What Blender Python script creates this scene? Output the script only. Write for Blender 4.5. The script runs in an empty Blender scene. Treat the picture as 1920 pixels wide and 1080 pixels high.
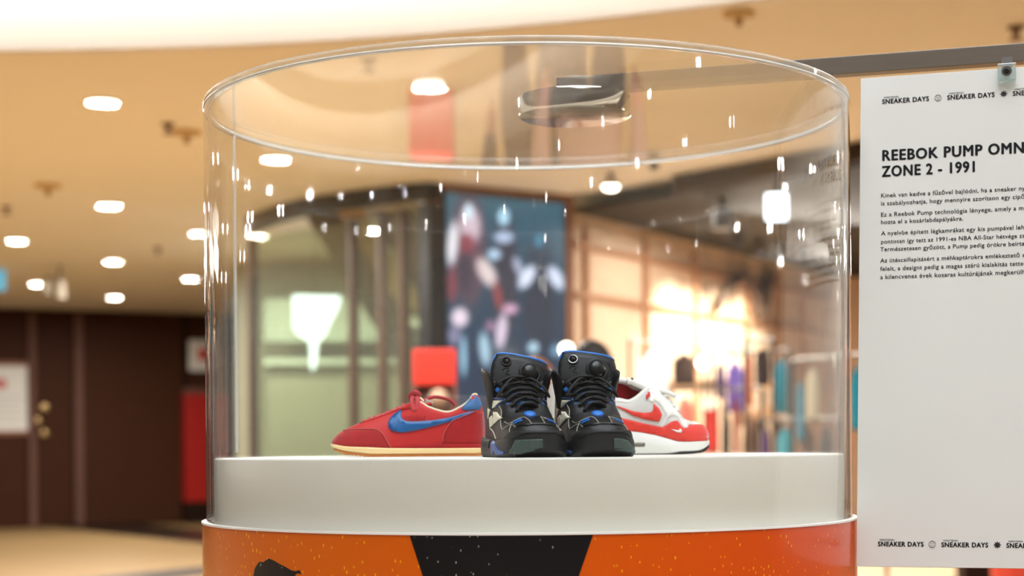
import bpy, bmesh, math, random
import numpy as np
from mathutils import Vector, Matrix
from mathutils.bvhtree import BVHTree
from mathutils.geometry import delaunay_2d_cdt

random.seed(7)
scene = bpy.context.scene
COL = scene.collection
PI = math.pi

# ------------------------------------------------------------------ camera
F = 3190.0            # focal length in pixels of the 1920 px wide frame
EYE = 1.30            # lens height
CX, HY = 960.0, 835.0 # principal point: the horizon lies low because the lens is shifted up
ROLL = math.radians(0.45)
cam_d = bpy.data.cameras.new('camera')
cam = bpy.data.objects.new('camera', cam_d)
COL.objects.link(cam)
cam_d.sensor_width = 36.0
cam_d.lens = F / 1920.0 * 36.0
cam_d.shift_y = (HY - 540.0) / 1920.0
cam_d.clip_start = 0.05
cam_d.clip_end = 200
cam.matrix_world = Matrix.Translation((0, 0, EYE)) @ Matrix.Rotation(PI / 2, 4, 'X') @ Matrix.Rotation(-ROLL, 4, 'Z')
cam_d.dof.use_dof = True
cam_d.dof.focus_distance = 2.70
cam_d.dof.aperture_fstop = 3.0
scene.camera = cam

# ------------------------------------------------------------------ world, lights, exposure
w = bpy.data.worlds.new('mall_ambient')
scene.world = w
w.use_nodes = True
bgn = w.node_tree.nodes['Background']
bgn.inputs[0].default_value = (1.0, 0.95, 0.88, 1)
bgn.inputs[1].default_value = 0.10
scene.view_settings.view_transform = 'Standard'
scene.view_settings.look = 'None'
scene.view_settings.gamma = 1.0
scene.view_settings.exposure = 0.46
scene.view_settings.use_curve_mapping = False
scene.cycles.transparent_max_bounces = 16
scene.cycles.max_bounces = 6
scene.cycles.diffuse_bounces = 3
scene.cycles.glossy_bounces = 3
scene.cycles.adaptive_threshold = 0.05
scene.cycles.sample_clamp_indirect = 30.0

ATR = (-2.85, 0.9, 9.1)      # atrium opening: centre x, y and radius
CEIL = 3.63

def area(name, loc, size, power, color, rot=(0, 0, 0), shape='DISK', size_y=None):
    l = bpy.data.lights.new(name, 'AREA')
    l.energy = power
    l.color = color
    l.shape = shape
    l.size = size
    if size_y:
        l.size_y = size_y
    o = bpy.data.objects.new(name, l)
    o.location = loc
    o.rotation_euler = rot
    COL.objects.link(o)
    return o

area('skylight_daylight', (1.2, -0.6, 10.5), 11.0, 1480, (0.94, 1.0, 1.07))
area('shop_ceiling_wash', (2.6, 16.0, 3.4), 2.6, 85, (1.0, 0.93, 0.84))
area('shop_wall_wash', (3.1, 17.2, 3.25), 2.4, 120, (1.0, 0.93, 0.84), rot=(math.radians(-35), 0, math.radians(35)), shape='RECTANGLE', size_y=0.5)

# ------------------------------------------------------------------ helpers
def ray(px, py):
    u, v = (px - CX) / F, (HY - py) / F
    c, s = math.cos(ROLL), math.sin(ROLL)
    return Vector((u * c + v * s, 1.0, -u * s + v * c))

def at(px, py, D):
    return ray(px, py) * D + Vector((0, 0, EYE))

def on_z(px, py, z):
    r = ray(px, py)
    return r * ((z - EYE) / r.z) + Vector((0, 0, EYE))

def lin(c):
    return tuple(((x / 255.0) / 12.92 if x / 255.0 <= 0.04045 else ((x / 255.0 + 0.055) / 1.055) ** 2.4) for x in c)

MATS = {}

def mat(name, rgb, rough=0.6, metal=0.0, var=0.08, scale=30.0, bump=0.0, bump_scale=200.0, spec=0.5, stretch=(1, 1, 1), coat=0.0, sheen=0.0, linear=False, emit=0.0, emit_rgb=None):
    if name in MATS:
        return MATS[name]
    m = bpy.data.materials.new(name)
    m.use_nodes = True
    nt = m.node_tree
    b = nt.nodes['Principled BSDF']
    col = rgb if linear else lin(rgb)
    tc = nt.nodes.new('ShaderNodeTexCoord')
    mp = nt.nodes.new('ShaderNodeMapping')
    mp.inputs['Scale'].default_value = stretch
    nt.links.new(tc.outputs['Object'], mp.inputs[0])
    nz = nt.nodes.new('ShaderNodeTexNoise')
    nz.inputs['Scale'].default_value = scale
    nz.inputs['Detail'].default_value = 5
    nt.links.new(mp.outputs[0], nz.inputs['Vector'])
    mx = nt.nodes.new('ShaderNodeMix')
    mx.data_type = 'RGBA'
    mx.inputs[6].default_value = (*[max(0, x * (1 - var)) for x in col], 1)
    mx.inputs[7].default_value = (*[min(1, x * (1 + var)) for x in col], 1)
    nt.links.new(nz.outputs[0], mx.inputs[0])
    nt.links.new(mx.outputs[2], b.inputs['Base Color'])
    b.inputs['Roughness'].default_value = rough
    b.inputs['Metallic'].default_value = metal
    b.inputs['Specular IOR Level'].default_value = spec
    b.inputs['Coat Weight'].default_value = coat
    b.inputs['Sheen Weight'].default_value = sheen
    if bump:
        n2 = nt.nodes.new('ShaderNodeTexNoise')
        n2.inputs['Scale'].default_value = bump_scale
        n2.inputs['Detail'].default_value = 4
        nt.links.new(mp.outputs[0], n2.inputs['Vector'])
        bp = nt.nodes.new('ShaderNodeBump')
        bp.inputs['Strength'].default_value = bump
        bp.inputs['Distance'].default_value = 0.002
        nt.links.new(n2.outputs[0], bp.inputs['Height'])
        nt.links.new(bp.outputs[0], b.inputs['Normal'])
    if emit:
        b.inputs['Emission Color'].default_value = (*(lin(emit_rgb) if emit_rgb else col), 1)
        b.inputs['Emission Strength'].default_value = emit
    MATS[name] = m
    return m

def math_node(nt, op, a, b=None, c=None):
    n = nt.nodes.new('ShaderNodeMath')
    n.operation = op
    for i, v in enumerate((a, b, c)):
        if v is None:
            continue
        if isinstance(v, (int, float)):
            n.inputs[i].default_value = v
        else:
            nt.links.new(v, n.inputs[i])
    return n.outputs[0]

def acrylic(name, tint=(0.985, 0.99, 0.985), haze=0.012, streak=0.0, f0=0.04):
    """thin-walled clear plastic: transparent, with the Fresnel reflection of each of its faces"""
    m = bpy.data.materials.new(name)
    m.use_nodes = True
    nt = m.node_tree
    nt.nodes.clear()
    out = nt.nodes.new('ShaderNodeOutputMaterial')
    geo = nt.nodes.new('ShaderNodeNewGeometry')
    dot = nt.nodes.new('ShaderNodeVectorMath')
    dot.operation = 'DOT_PRODUCT'
    nt.links.new(geo.outputs['Normal'], dot.inputs[0])
    nt.links.new(geo.outputs['Incoming'], dot.inputs[1])
    a = math_node(nt, 'ABSOLUTE', dot.outputs['Value'])
    a = math_node(nt, 'SUBTRACT', 1.0, a)
    a = math_node(nt, 'POWER', a, 5.0)
    a = math_node(nt, 'MULTIPLY_ADD', a, 1 - f0, f0)
    tr = nt.nodes.new('ShaderNodeBsdfTransparent')
    tr.inputs[0].default_value = (*tint, 1)
    gl = nt.nodes.new('ShaderNodeBsdfGlossy')
    gl.inputs['Roughness'].default_value = 0.016
    gl.inputs[0].default_value = (1, 1, 1, 1)
    if streak:
        tc = nt.nodes.new('ShaderNodeTexCoord')
        mp = nt.nodes.new('ShaderNodeMapping')
        mp.inputs['Scale'].default_value = (1, 1, 0.03)
        nt.links.new(tc.outputs['Object'], mp.inputs[0])
        nz = nt.nodes.new('ShaderNodeTexNoise')
        nz.inputs['Scale'].default_value = 30
        nz.inputs['Detail'].default_value = 4
        nt.links.new(mp.outputs[0], nz.inputs['Vector'])
        bp = nt.nodes.new('ShaderNodeBump')
        bp.inputs['Strength'].default_value = streak
        bp.inputs['Distance'].default_value = 0.004
        nt.links.new(nz.outputs[0], bp.inputs['Height'])
        nt.links.new(bp.outputs[0], gl.inputs['Normal'])
    df = nt.nodes.new('ShaderNodeBsdfDiffuse')
    df.inputs[0].default_value = (0.9, 0.9, 0.88, 1)
    m1 = nt.nodes.new('ShaderNodeMixShader')
    m1.inputs[0].default_value = haze
    nt.links.new(tr.outputs[0], m1.inputs[1])
    nt.links.new(df.outputs[0], m1.inputs[2])
    m2 = nt.nodes.new('ShaderNodeMixShader')
    nt.links.new(a, m2.inputs[0])
    nt.links.new(m1.outputs[0], m2.inputs[1])
    nt.links.new(gl.outputs[0], m2.inputs[2])
    nt.links.new(m2.outputs[0], out.inputs[0])
    MATS[name] = m
    return m

def emission(name, rgb, strength):
    m = bpy.data.materials.new(name)
    m.use_nodes = True
    nt = m.node_tree
    nt.nodes.clear()
    out = nt.nodes.new('ShaderNodeOutputMaterial')
    e = nt.nodes.new('ShaderNodeEmission')
    e.inputs[0].default_value = (*lin(rgb), 1)
    e.inputs[1].default_value = strength
    nt.links.new(e.outputs[0], out.inputs[0])
    MATS[name] = m
    return m

def vcol_mat(name, rough=0.5, emit=0.0):
    m = bpy.data.materials.new(name)
    m.use_nodes = True
    nt = m.node_tree
    b = nt.nodes['Principled BSDF']
    a = nt.nodes.new('ShaderNodeVertexColor')
    a.layer_name = 'print'
    b.inputs['Roughness'].default_value = rough
    if emit:
        b.inputs['Base Color'].default_value = (0.01, 0.01, 0.012, 1)
        nt.links.new(a.outputs[0], b.inputs['Emission Color'])
        b.inputs['Emission Strength'].default_value = emit
    else:
        nt.links.new(a.outputs[0], b.inputs['Base Color'])
    return m

def thing(name, label, cat, loc=(0, 0, 0), rotz=0.0, group=None):
    o = bpy.data.objects.new(name, None)
    COL.objects.link(o)
    o.location = loc
    o.rotation_euler = (0, 0, rotz)
    o.empty_display_size = 0.1
    tag(o, label, cat, group)
    return o

def tag(o, label=None, cat=None, group=None, kind=None):
    if label:
        o['label'] = label
    if cat:
        o['category'] = cat
    if group:
        o['group'] = group
    if kind:
        o['kind'] = kind
    return o

def dup(root, loc=None, rotz=None, label=None, group=None):
    r = root.copy()
    COL.objects.link(r)
    if loc is not None:
        r.location = loc
    if rotz is not None:
        r.rotation_euler = (0, 0, rotz)
    if label:
        r['label'] = label
    if group:
        r['group'] = group
    for ch in list(root.children):
        c = ch.copy()
        COL.objects.link(c)
        c.parent = r
        for g in list(ch.children):
            d = g.copy()
            COL.objects.link(d)
            d.parent = c
    return r

class MB:
    """collects shapes into one mesh object"""
    def __init__(self):
        self.v, self.f = [], []

    def add(self, verts, faces):
        n = len(self.v)
        self.v += [tuple(p) for p in verts]
        self.f += [tuple(i + n for i in fc) for fc in faces]
        return self

    def box(self, c, s, M=None):
        hx, hy, hz = s[0] / 2, s[1] / 2, s[2] / 2
        vs = [Vector((x, y, z)) for x in (-hx, hx) for y in (-hy, hy) for z in (-hz, hz)]
        if M is not None:
            vs = [M @ p for p in vs]
        vs = [p + Vector(c) for p in vs]
        return self.add(vs, [(0, 1, 3, 2), (4, 6, 7, 5), (0, 4, 5, 1), (2, 3, 7, 6), (0, 2, 6, 4), (1, 5, 7, 3)])

    def tube(self, pts, r, n=10, close=False, flat=1.0, up=None):
        """sweep a circle (or an oval, flat < 1) along points"""
        pts = [Vector(p) for p in pts]
        m = len(pts)
        rs = r if isinstance(r, (list, tuple)) else [r] * m
        nrm = None
        V = []
        for i, p in enumerate(pts):
            if close:
                t = pts[(i + 1) % m] - pts[i - 1]
            else:
                t = pts[min(i + 1, m - 1)] - pts[max(i - 1, 0)]
            if t.length < 1e-9:
                t = Vector((0, 0, 1))
            t.normalize()
            if up is not None:
                nrm = Vector(up)
            if nrm is None:
                nrm = Vector((0, 0, 1)) if abs(t.z) < 0.9 else Vector((1, 0, 0))
            nrm = (nrm - t * nrm.dot(t))
            if nrm.length < 1e-6:
                nrm = t.orthogonal()
            nrm.normalize()
            bi = t.cross(nrm)
            for k in range(n):
                a = 2 * PI * k / n
                V.append(p + nrm * (math.sin(a) * rs[i] * flat) + bi * (math.cos(a) * rs[i]))
        Fc = []
        for i in range(m if close else m - 1):
            j = (i + 1) % m
            for k in range(n):
                l = (k + 1) % n
                Fc.append((i * n + k, i * n + l, j * n + l, j * n + k))
        if not close:
            Fc.append(tuple(range(n - 1, -1, -1)))
            Fc.append(tuple((m - 1) * n + k for k in range(n)))
        return self.add(V, Fc)

    def lathe(self, prof, n=48, c=(0, 0, 0), axis='Z'):
        """prof: (r, h) pairs; closed at the ends where r = 0"""
        V = []
        for r, h in prof:
            for k in range(n):
                a = 2 * PI * k / n
                p = (r * math.cos(a), r * math.sin(a), h)
                if axis == 'Y':
                    p = (p[0], p[2], p[1])
                elif axis == 'X':
                    p = (p[2], p[0], p[1])
                V.append((p[0] + c[0], p[1] + c[1], p[2] + c[2]))
        Fc = []
        for i in range(len(prof) - 1):
            for k in range(n):
                l = (k + 1) % n
                Fc.append((i * n + k, i * n + l, (i + 1) * n + l, (i + 1) * n + k))
        return self.add(V, Fc)

    def prism(self, poly, z0, z1, fn=None):
        """poly in (a, b); fn(a, b, c) -> point"""
        fn = fn or (lambda a, b, c: (a, b, c))
        n = len(poly)
        V = [fn(a, b, z0) for a, b in poly] + [fn(a, b, z1) for a, b in poly]
        Fc = [tuple(range(n - 1, -1, -1)), tuple(range(n, 2 * n))]
        for i in range(n):
            j = (i + 1) % n
            Fc.append((i, j, n + j, n + i))
        return self.add(V, Fc)

    def build(self, name, m=None, parent=None, smooth=False, bevel=0.0, merge=True, recalc=True, sub=0):
        me = bpy.data.meshes.new(name)
        me.from_pydata(self.v, [], self.f)
        bm = bmesh.new()
        bm.from_mesh(me)
        if merge:
            bmesh.ops.remove_doubles(bm, verts=bm.verts, dist=1e-6)
            bmesh.ops.dissolve_degenerate(bm, dist=1e-7, edges=bm.edges)
        if recalc:
            bmesh.ops.recalc_face_normals(bm, faces=bm.faces)
        if bevel:
            bmesh.ops.bevel(bm, geom=list(bm.edges), offset=bevel, segments=2, affect='EDGES', profile=0.6)
        bm.to_mesh(me)
        bm.free()
        return link(name, me, m, parent, smooth, sub)

def link(name, me, m=None, parent=None, smooth=False, sub=0):
    if smooth:
        for p in me.polygons:
            p.use_smooth = True
        if smooth == 'auto':
            me.set_sharp_from_angle(angle=math.radians(40))
    o = bpy.data.objects.new(name, me)
    COL.objects.link(o)
    if m is not None:
        me.materials.append(MATS[m] if isinstance(m, str) else m)
    if parent is not None:
        o.parent = parent
    if sub:
        s = o.modifiers.new('s', 'SUBSURF')
        s.levels = s.render_levels = sub
    return o

def struct(o):
    o['kind'] = 'structure'
    return o

def cr(pts, n=8, close=False):
    """Catmull-Rom through points"""
    P = [np.array(p, float) for p in pts]
    m = len(P)
    out = []
    segs = m if close else m - 1
    for i in range(segs):
        if close:
            a, b, c, d = P[i - 1], P[i], P[(i + 1) % m], P[(i + 2) % m]
        else:
            b, c = P[i], P[i + 1]
            a = P[i - 1] if i > 0 else 2 * b - c
            d = P[i + 2] if i + 2 < m else 2 * c - b
        for k in range(n):
            t = k / n
            out.append(0.5 * ((2 * b) + (c - a) * t + (2 * a - 5 * b + 4 * c - d) * t * t + (3 * b - a - 3 * c + d) * t ** 3))
    if not close:
        out.append(P[-1])
    return [tuple(float(x) for x in p) for p in out]

def itp(pts):
    c = np.array(cr(pts, 12))
    xs = np.maximum.accumulate(c[:, 0])
    return lambda x: float(np.interp(x, xs, c[:, 1]))

# ------------------------------------------------------------------ materials
mat('ceiling_paint', (252, 245, 233), 0.8, var=0.02, scale=1.5)
mat('fascia_paint', (246, 236, 222), 0.6, var=0.02, scale=2)
mat('floor_stone', (138, 112, 76), 0.45, spec=0.06, var=0.06, scale=3, bump=0.02, bump_scale=20)
mat('floor_dark', (38, 28, 22), 0.35, spec=0.2, var=0.1, scale=5)
mat('shop_floor', (232, 205, 170), 0.4, var=0.05, scale=3)
mat('wood', (64, 36, 22), 0.6, spec=0.1, var=0.25, scale=3.0, stretch=(1, 1, 14), bump=0.1)
mat('wood_light', (104, 74, 64), 0.6, spec=0.1, var=0.15, scale=4)
mat('wood_dark', (36, 21, 15), 0.6, spec=0.1, var=0.2, scale=4)
mat('brass', (190, 160, 110), 0.3, 1.0)
mat('paper_white', (225, 224, 218), 0.7, var=0.03)
mat('red_enamel', (160, 18, 14), 0.4, var=0.1)
mat('black_metal', (26, 24, 26), 0.45, var=0.1)
mat('band_black', (20, 19, 19), 0.6, var=0.1)
mat('brown_post', (86, 66, 52), 0.5, var=0.1)
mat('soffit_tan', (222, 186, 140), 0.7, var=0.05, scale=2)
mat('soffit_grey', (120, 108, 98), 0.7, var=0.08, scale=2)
mat('store_wall', (234, 204, 176), 0.75, var=0.04, scale=2)
mat('store_batten', (186, 138, 104), 0.6, var=0.1)
mat('store_ceiling', (20, 16, 14), 0.8, var=0.15, scale=4)
mat('slat_brown', (64, 48, 37), 0.7, var=0.1, scale=6)
mat('emblem_dark', (96, 74, 58), 0.6, var=0.1)
mat('shop_back_green', (172, 168, 142), 0.7, var=0.12, scale=0.8)
mat('shop_back_pale', (214, 222, 204), 0.7, var=0.1, scale=0.8)
mat('light_trim', (240, 232, 220), 0.5, var=0.02)
mat('white_lacquer', (232, 229, 219), 0.35, var=0.012, scale=6, spec=0.4)
mat('white_edge', (250, 249, 246), 0.4, var=0.01)
mat('steel', (128, 122, 116), 0.33, 0.9, var=0.12, scale=6, stretch=(1, 1, 30), bump=0.03)
mat('steel_polished', (205, 200, 190), 0.06, 1.0, var=0.03)
mat('board_white', (212, 212, 207), 0.55, var=0.012, scale=4)
mat('ink', (14, 17, 24), 0.6, var=0.05)
mat('ink_grey', (110, 108, 100), 0.6, var=0.05)
mat('screw_black', (20, 20, 20), 0.35, 0.6)
mat('shelf_wood', (222, 178, 136), 0.6, var=0.1, scale=8)
emission('lamp_glow', (255, 244, 222), 9.0)
emission('lamp_spot', (255, 244, 222), 60.0)
emission('cove_led', (255, 249, 242), 19.0)
emission('lamp_soft', (240, 236, 205), 1.4)
emission('lightbox', (235, 245, 255), 4.0)
acrylic('acrylic_tube', haze=0.003, streak=0.025)
acrylic('acrylic_lid', haze=0.012, streak=0.0)
acrylic('acrylic_edge', tint=(0.93, 0.95, 0.93), haze=0.30, f0=0.08)
acrylic('acrylic_glue', tint=(0.95, 0.95, 0.95), haze=0.72, f0=0.08)
acrylic('shop_glass', tint=(0.74, 0.80, 0.70), haze=0.03, f0=0.09)
acrylic('clamp_clear', tint=(0.86, 0.93, 0.92), haze=0.14, f0=0.12)

# ------------------------------------------------------------------ structure: floor, ceiling, atrium fascia
def plane_poly(name, pts, m, parent=None, thick=0.0, up=(0, 0, 1)):
    mb = MB()
    n = len(pts)
    if thick:
        d = Vector(up) * thick
        mb.add([Vector(p) for p in pts] + [Vector(p) - d for p in pts],
               [tuple(range(n)), tuple(range(2 * n - 1, n - 1, -1))] + [(i, n + i, n + (i + 1) % n, (i + 1) % n) for i in range(n)])
    else:
        mb.add(pts, [tuple(range(n))])
    return mb.build(name, m, parent)

XL, XR, YB, YF = -20.0, 20.0, -16.0, 34.0
floor = struct(plane_poly('floor', [(XL, YB, 0), (XR, YB, 0), (XR, YF, 0), (XL, YF, 0)], 'floor_stone', thick=0.15))
def floor_strip(a, b, wd, name='inlay_strip'):
    a, b = on_z(*a, 0), on_z(*b, 0)
    d = (b - a).normalized()
    n = Vector((-d.y, d.x, 0)) * wd / 2
    z = Vector((0, 0, 0.004))
    a, b = a - d * 0.5, b + d * 3
    plane_poly(name, [a - n + z, b - n + z, b + n + z, a + n + z], 'floor_dark', floor, thick=0.01)
floor_strip((150, 982), (383, 1006), 1.5)
floor_strip((230, 1086), (383, 1070), 0.8)

N = 96
cring = [(ATR[0] + ATR[2] * math.cos(2 * PI * k / N), ATR[1] + ATR[2] * math.sin(2 * PI * k / N)) for k in range(N)]
oring = []
for k in range(N):
    a = 2 * PI * k / N
    dx, dy = math.cos(a), math.sin(a)
    tx = ((XR if dx > 0 else XL) - ATR[0]) / dx if abs(dx) > 1e-9 else 1e9
    ty = ((YF if dy > 0 else YB) - ATR[1]) / dy if abs(dy) > 1e-9 else 1e9
    t = min(tx, ty)
    oring.append((ATR[0] + dx * t, ATR[1] + dy * t))
# true corners of the rectangle
for cx_, cy_ in ((XL, YB), (XR, YB), (XL, YF), (XR, YF)):
    k = min(range(N), key=lambda i: (oring[i][0] - cx_) ** 2 + (oring[i][1] - cy_) ** 2)
    oring[k] = (cx_, cy_)
mb = MB()
mb.add([(x, y, CEIL) for x, y in cring] + [(x, y, CEIL) for x, y in oring] + [(x, y, CEIL + 0.2) for x, y in cring] + [(x, y, CEIL + 0.2) for x, y in oring],
       [(k, (k + 1) % N, N + (k + 1) % N, N + k) for k in range(N)] + [(2 * N + k, 3 * N + k, 3 * N + (k + 1) % N, 2 * N + (k + 1) % N) for k in range(N)])
ceiling = struct(mb.build('ceiling', 'ceiling_paint'))
# curved white fascia round the opening
R = ATR[2]
prof = [(R + 0.02, -0.0), (R - 0.06, -0.012), (R - 0.075, 0.0), (R - 0.08, 0.03), (R - 0.08, 1.25), (R + 0.05, 1.25), (R + 0.05, 0.0)]
mb = MB().lathe([(r, h + CEIL) for r, h in prof], n=160, c=(ATR[0], ATR[1], 0))
struct(mb.build('trim_1', 'fascia_paint', smooth='auto'))
# lighting cove above the fascia: an opaque trough with its strip turned to the fascia
zc = CEIL + 0.45
mb = MB().lathe([(R - 0.52, zc), (R - 0.42, zc), (R - 0.42, zc + 0.02), (R - 0.50, zc + 0.02), (R - 0.50, zc + 0.25), (R - 0.52, zc + 0.25), (R - 0.52, zc)], n=120, c=(ATR[0], ATR[1], 0))
cove = struct(mb.build('trim_2', 'fascia_paint', smooth='auto'))
MB().lathe([(R - 0.495, zc + 0.10), (R - 0.495, zc + 0.20)], n=120, c=(ATR[0], ATR[1], 0)).build('light_strip', 'cove_led', cove, smooth='auto')
# walls behind the viewer and at the sides, far enough to show only as reflections
def wall_seg(name, p0, p1, z0, z1, m, th=0.2, parent=None):
    p0, p1 = Vector((p0[0], p0[1], 0)), Vector((p1[0], p1[1], 0))
    d = (p1 - p0)
    n = Vector((-d.y, d.x, 0)).normalized() * th
    mb = MB().add([p0 + Vector((0, 0, z0)), p1 + Vector((0, 0, z0)), p1 + n + Vector((0, 0, z0)), p0 + n + Vector((0, 0, z0)),
                   p0 + Vector((0, 0, z1)), p1 + Vector((0, 0, z1)), p1 + n + Vector((0, 0, z1)), p0 + n + Vector((0, 0, z1))],
                  [(0, 1, 2, 3), (4, 5, 6, 7), (0, 1, 5, 4), (1, 2, 6, 5), (2, 3, 7, 6), (3, 0, 4, 7)])
    return mb.build(name, m, parent)
mat('back_wall_paint', (62, 50, 42), 0.7, var=0.05)
wb = struct(wall_seg('wall_back', (16, -14), (-18, -14), 0, CEIL, 'back_wall_paint', th=-0.2))
for i in range(6):
    x = -15 + i * 5.2
    mb = MB().box((x, -13.93, 1.5), (2.6 if i % 2 == 0 else 0.5, 0.08, 2.8))
    struct(mb.build('window_%d' % (i + 1), 'lamp_soft' if i % 2 else 'black_metal'))

# ------------------------------------------------------------------ left wood-panelled wall
wl0, wl1 = at(-120, 835, 27.6), at(540, 835, 30.4)
wdir = Vector((wl1.x - wl0.x, wl1.y - wl0.y, 0)).normalized()
wnrm = Vector((wdir.y, -wdir.x, 0))      # toward the viewer
wall_left = struct(wall_seg('wall_left', (wl0.x - wdir.x * 6, wl0.y - wdir.y * 6), (wl1.x + wdir.x * 3, wl1.y + wdir.y * 3), 0, CEIL, 'wood_dark', th=0.2))
def wl(px, off=0.0):
    """foot point on the panelled wall under image column px"""
    r = ray(px, 780)
    t = (wl0.x * wnrm.x + wl0.y * wnrm.y) / (r.x * wnrm.x + r.y * wnrm.y)
    return Vector((r.x * t, r.y * t, 0)) + wnrm * off
def wl_z(px, py):
    p = wl(px)
    return EYE + ray(px, py).z * p.y
def wl_box(name, pxa, pxb, za, zb, m, parent, off=0.0, th=0.04, bevel=0.0):
    a, b = wl(pxa, off), wl(pxb, off)
    mid = (a + b) / 2 + wnrm * th / 2
    M = Matrix.Rotation(math.atan2(wdir.y, wdir.x), 3, 'Z')
    inv = parent.matrix_world if parent else None
    o = MB().box((mid.x, mid.y, (za + zb) / 2), ((b - a).length, th, zb - za), M).build(name, m, parent, bevel=bevel)
    return o
wl_box('panel', -130, 50, 0.02, CEIL - 0.01, 'wood', wall_left, th=0.06)
wl_box('batten', 51, 64, 0.02, CEIL - 0.01, 'wood_light', wall_left, th=0.16)
wl_box('batten', 137, 152, 0.02, CEIL - 0.01, 'wood_light', wall_left, th=0.16)
wl_box('panel', 153, 342, 0.02, CEIL - 0.01, 'wood', wall_left, th=0.05)
wl_box('panel', 352, 560, 0.02, CEIL - 0.01, 'wood', wall_left, th=0.03)
door = struct(wl_box('door_1', 66, 135, 0.02, CEIL - 0.03, 'wood', None, off=0.002, th=0.02))
for px, py, r in ((82, 765, 0.085), (68, 790, 0.085), (82, 813, 0.085)):
    p = wl(px, 0.02)
    z = wl_z(px, py)
    M = wnrm.to_track_quat('Z', 'Y').to_matrix()
    mb = MB().lathe([(0, 0), (r, 0), (r, 0.03), (r * 0.7, 0.08), (0.0, 0.09)], 20)
    mb.v = [tuple(M @ Vector(v) + p + Vector((0, 0, z))) for v in mb.v]
    mb.build('door_knob', 'brass', door, smooth='auto')

def wl_thing(name, label, cat, px, py):
    p = wl(px, 0.065)
    o = thing(name, label, cat, (p.x, p.y, wl_z(px, py)), math.atan2(wdir.y, wdir.x))
    return o, p
# framed notice
t, p = wl_thing('framed_notice', 'white notice in a brown wood frame on the panelled wall', 'notice', 12, 747)
W, H = 0.70, 1.10
MB().box((0, 0.005, 0), (W, 0.02, H)).build('sheet', 'paper_white', t)
fr = MB()
for s in (-1, 1):
    fr.box((s * (W / 2 + 0.02), -0.01, 0), (0.07, 0.05, H + 0.1))
    fr.box((0, -0.01, s * (H / 2 + 0.02)), (W, 0.05, 0.07))
fr.build('frame', mat('frame_brown', (140, 84, 56), 0.5), t)
MB().box((-0.12, -0.008, 0.24), (0.22, 0.004, 0.16)).build('red_print', mat('faded_red', (200, 110, 110), 0.7), t)
for i in range(5):
    MB().box((0.02, -0.008, 0.02 - i * 0.1), (0.5 - 0.06 * (i % 3), 0.004, 0.02)).build('print_line', mat('faded_grey', (190, 186, 178), 0.7), t)
# notice + red cabinet beside the display case
t, p = wl_thing('wall_notice', 'small white notice with red mark above the red cabinet', 'notice', 378, 667)
MB().box((0, 0, 0), (0.48, 0.02, 0.54)).build('plate', 'paper_white', t, bevel=0.004)
MB().box((0.02, -0.012, 0.02), (0.20, 0.004, 0.22)).build('red_mark', mat('notice_red', (205, 70, 62), 0.6), t)
t, p = wl_thing('fire_cabinet', 'tall dark red metal cabinet against the panelled wall', 'cabinet', 385, 822)
t.location.z = 0
t.location.y -= 0.2
MB().box((0, 0, 1.30), (0.75, 0.26, 1.85)).build('body', 'red_enamel', t, bevel=0.01)
MB().box((0, 0, 0.19), (0.77, 0.28, 0.37)).build('plinth', 'wood_dark', t, bevel=0.01)
MB().box((0, 0, 2.28), (0.77, 0.28, 0.10)).build('top_rail', 'wood_light', t, bevel=0.01)
MB().box((0.26, -0.145, 1.3), (0.03, 0.03, 0.22)).build('handle', 'steel', t, bevel=0.005)

# ------------------------------------------------------------------ ceiling fittings
def downlight(name='downlight'):
    t = thing(name, 'x', 'ceiling light')
    MB().lathe([(0.115, 0.0), (0.118, -0.012), (0.10, -0.016), (0.098, -0.004), (0.115, 0.0)], 32).build('trim_ring', 'light_trim', t, smooth='auto')
    MB().lathe([(0.0, -0.008), (0.099, -0.008)], 32).build('lens', 'lamp_glow', t)
    l = bpy.data.lights.new('lamp', 'AREA')
    l.shape = 'DISK'
    l.size = 0.19
    l.energy = 140
    l.color = (1.0, 0.97, 0.91)
    lo = bpy.data.objects.new('lamp', l)
    COL.objects.link(lo)
    lo.location = (0, 0, -0.012)
    lo.parent = t
    return t
dl0 = None
spots = [((192, 189), 'largest ceiling downlight, upper left near the white fascia'),
         ((205, 384), 'round ceiling downlight below the largest one at left'),
         ((212, 489), 'third ceiling downlight down in the left column of lights'),
         ((215, 557), 'farthest ceiling downlight, just above the wood panelled wall'),
         ((31, 450), 'round ceiling downlight close to the left edge of the picture'),
         ((70, 531), 'small ceiling downlight above the door with the brass knobs'),
         ((358, 522), 'small ceiling downlight just left of the case edge'),
         ((375, 436), 'ceiling downlight cut by the left edge of the clear case'),
         ((518, 296), 'ceiling downlight seen through the case under its rim at left'),
         ((805, 160), 'ceiling downlight seen through the case lid, left of the steel disc'),
         ((483, 441), 'ceiling downlight at the left end of the black shop band'),
         ((468, 530), 'lowest ceiling downlight seen through the left of the case')]
for (px, py), lab in spots:
    p = on_z(px, py, CEIL - 0.001)
    if dl0 is None:
        dl0 = downlight()
        dl0.location = p
        dl0['label'] = lab
        dl0['group'] = 'ceiling downlights'
    else:
        dup(dl0, p, label=lab, group='ceiling downlights')
# the fittings of the far rows are weaker
weak = None
for o in list(COL.objects):
    if o.type == 'LIGHT' and o.parent and o.parent.name.startswith('downlight') and o.parent.location.y > 18:
        if weak is None:
            weak = o.data.copy()
            weak.energy = 55
        o.data = weak
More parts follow.
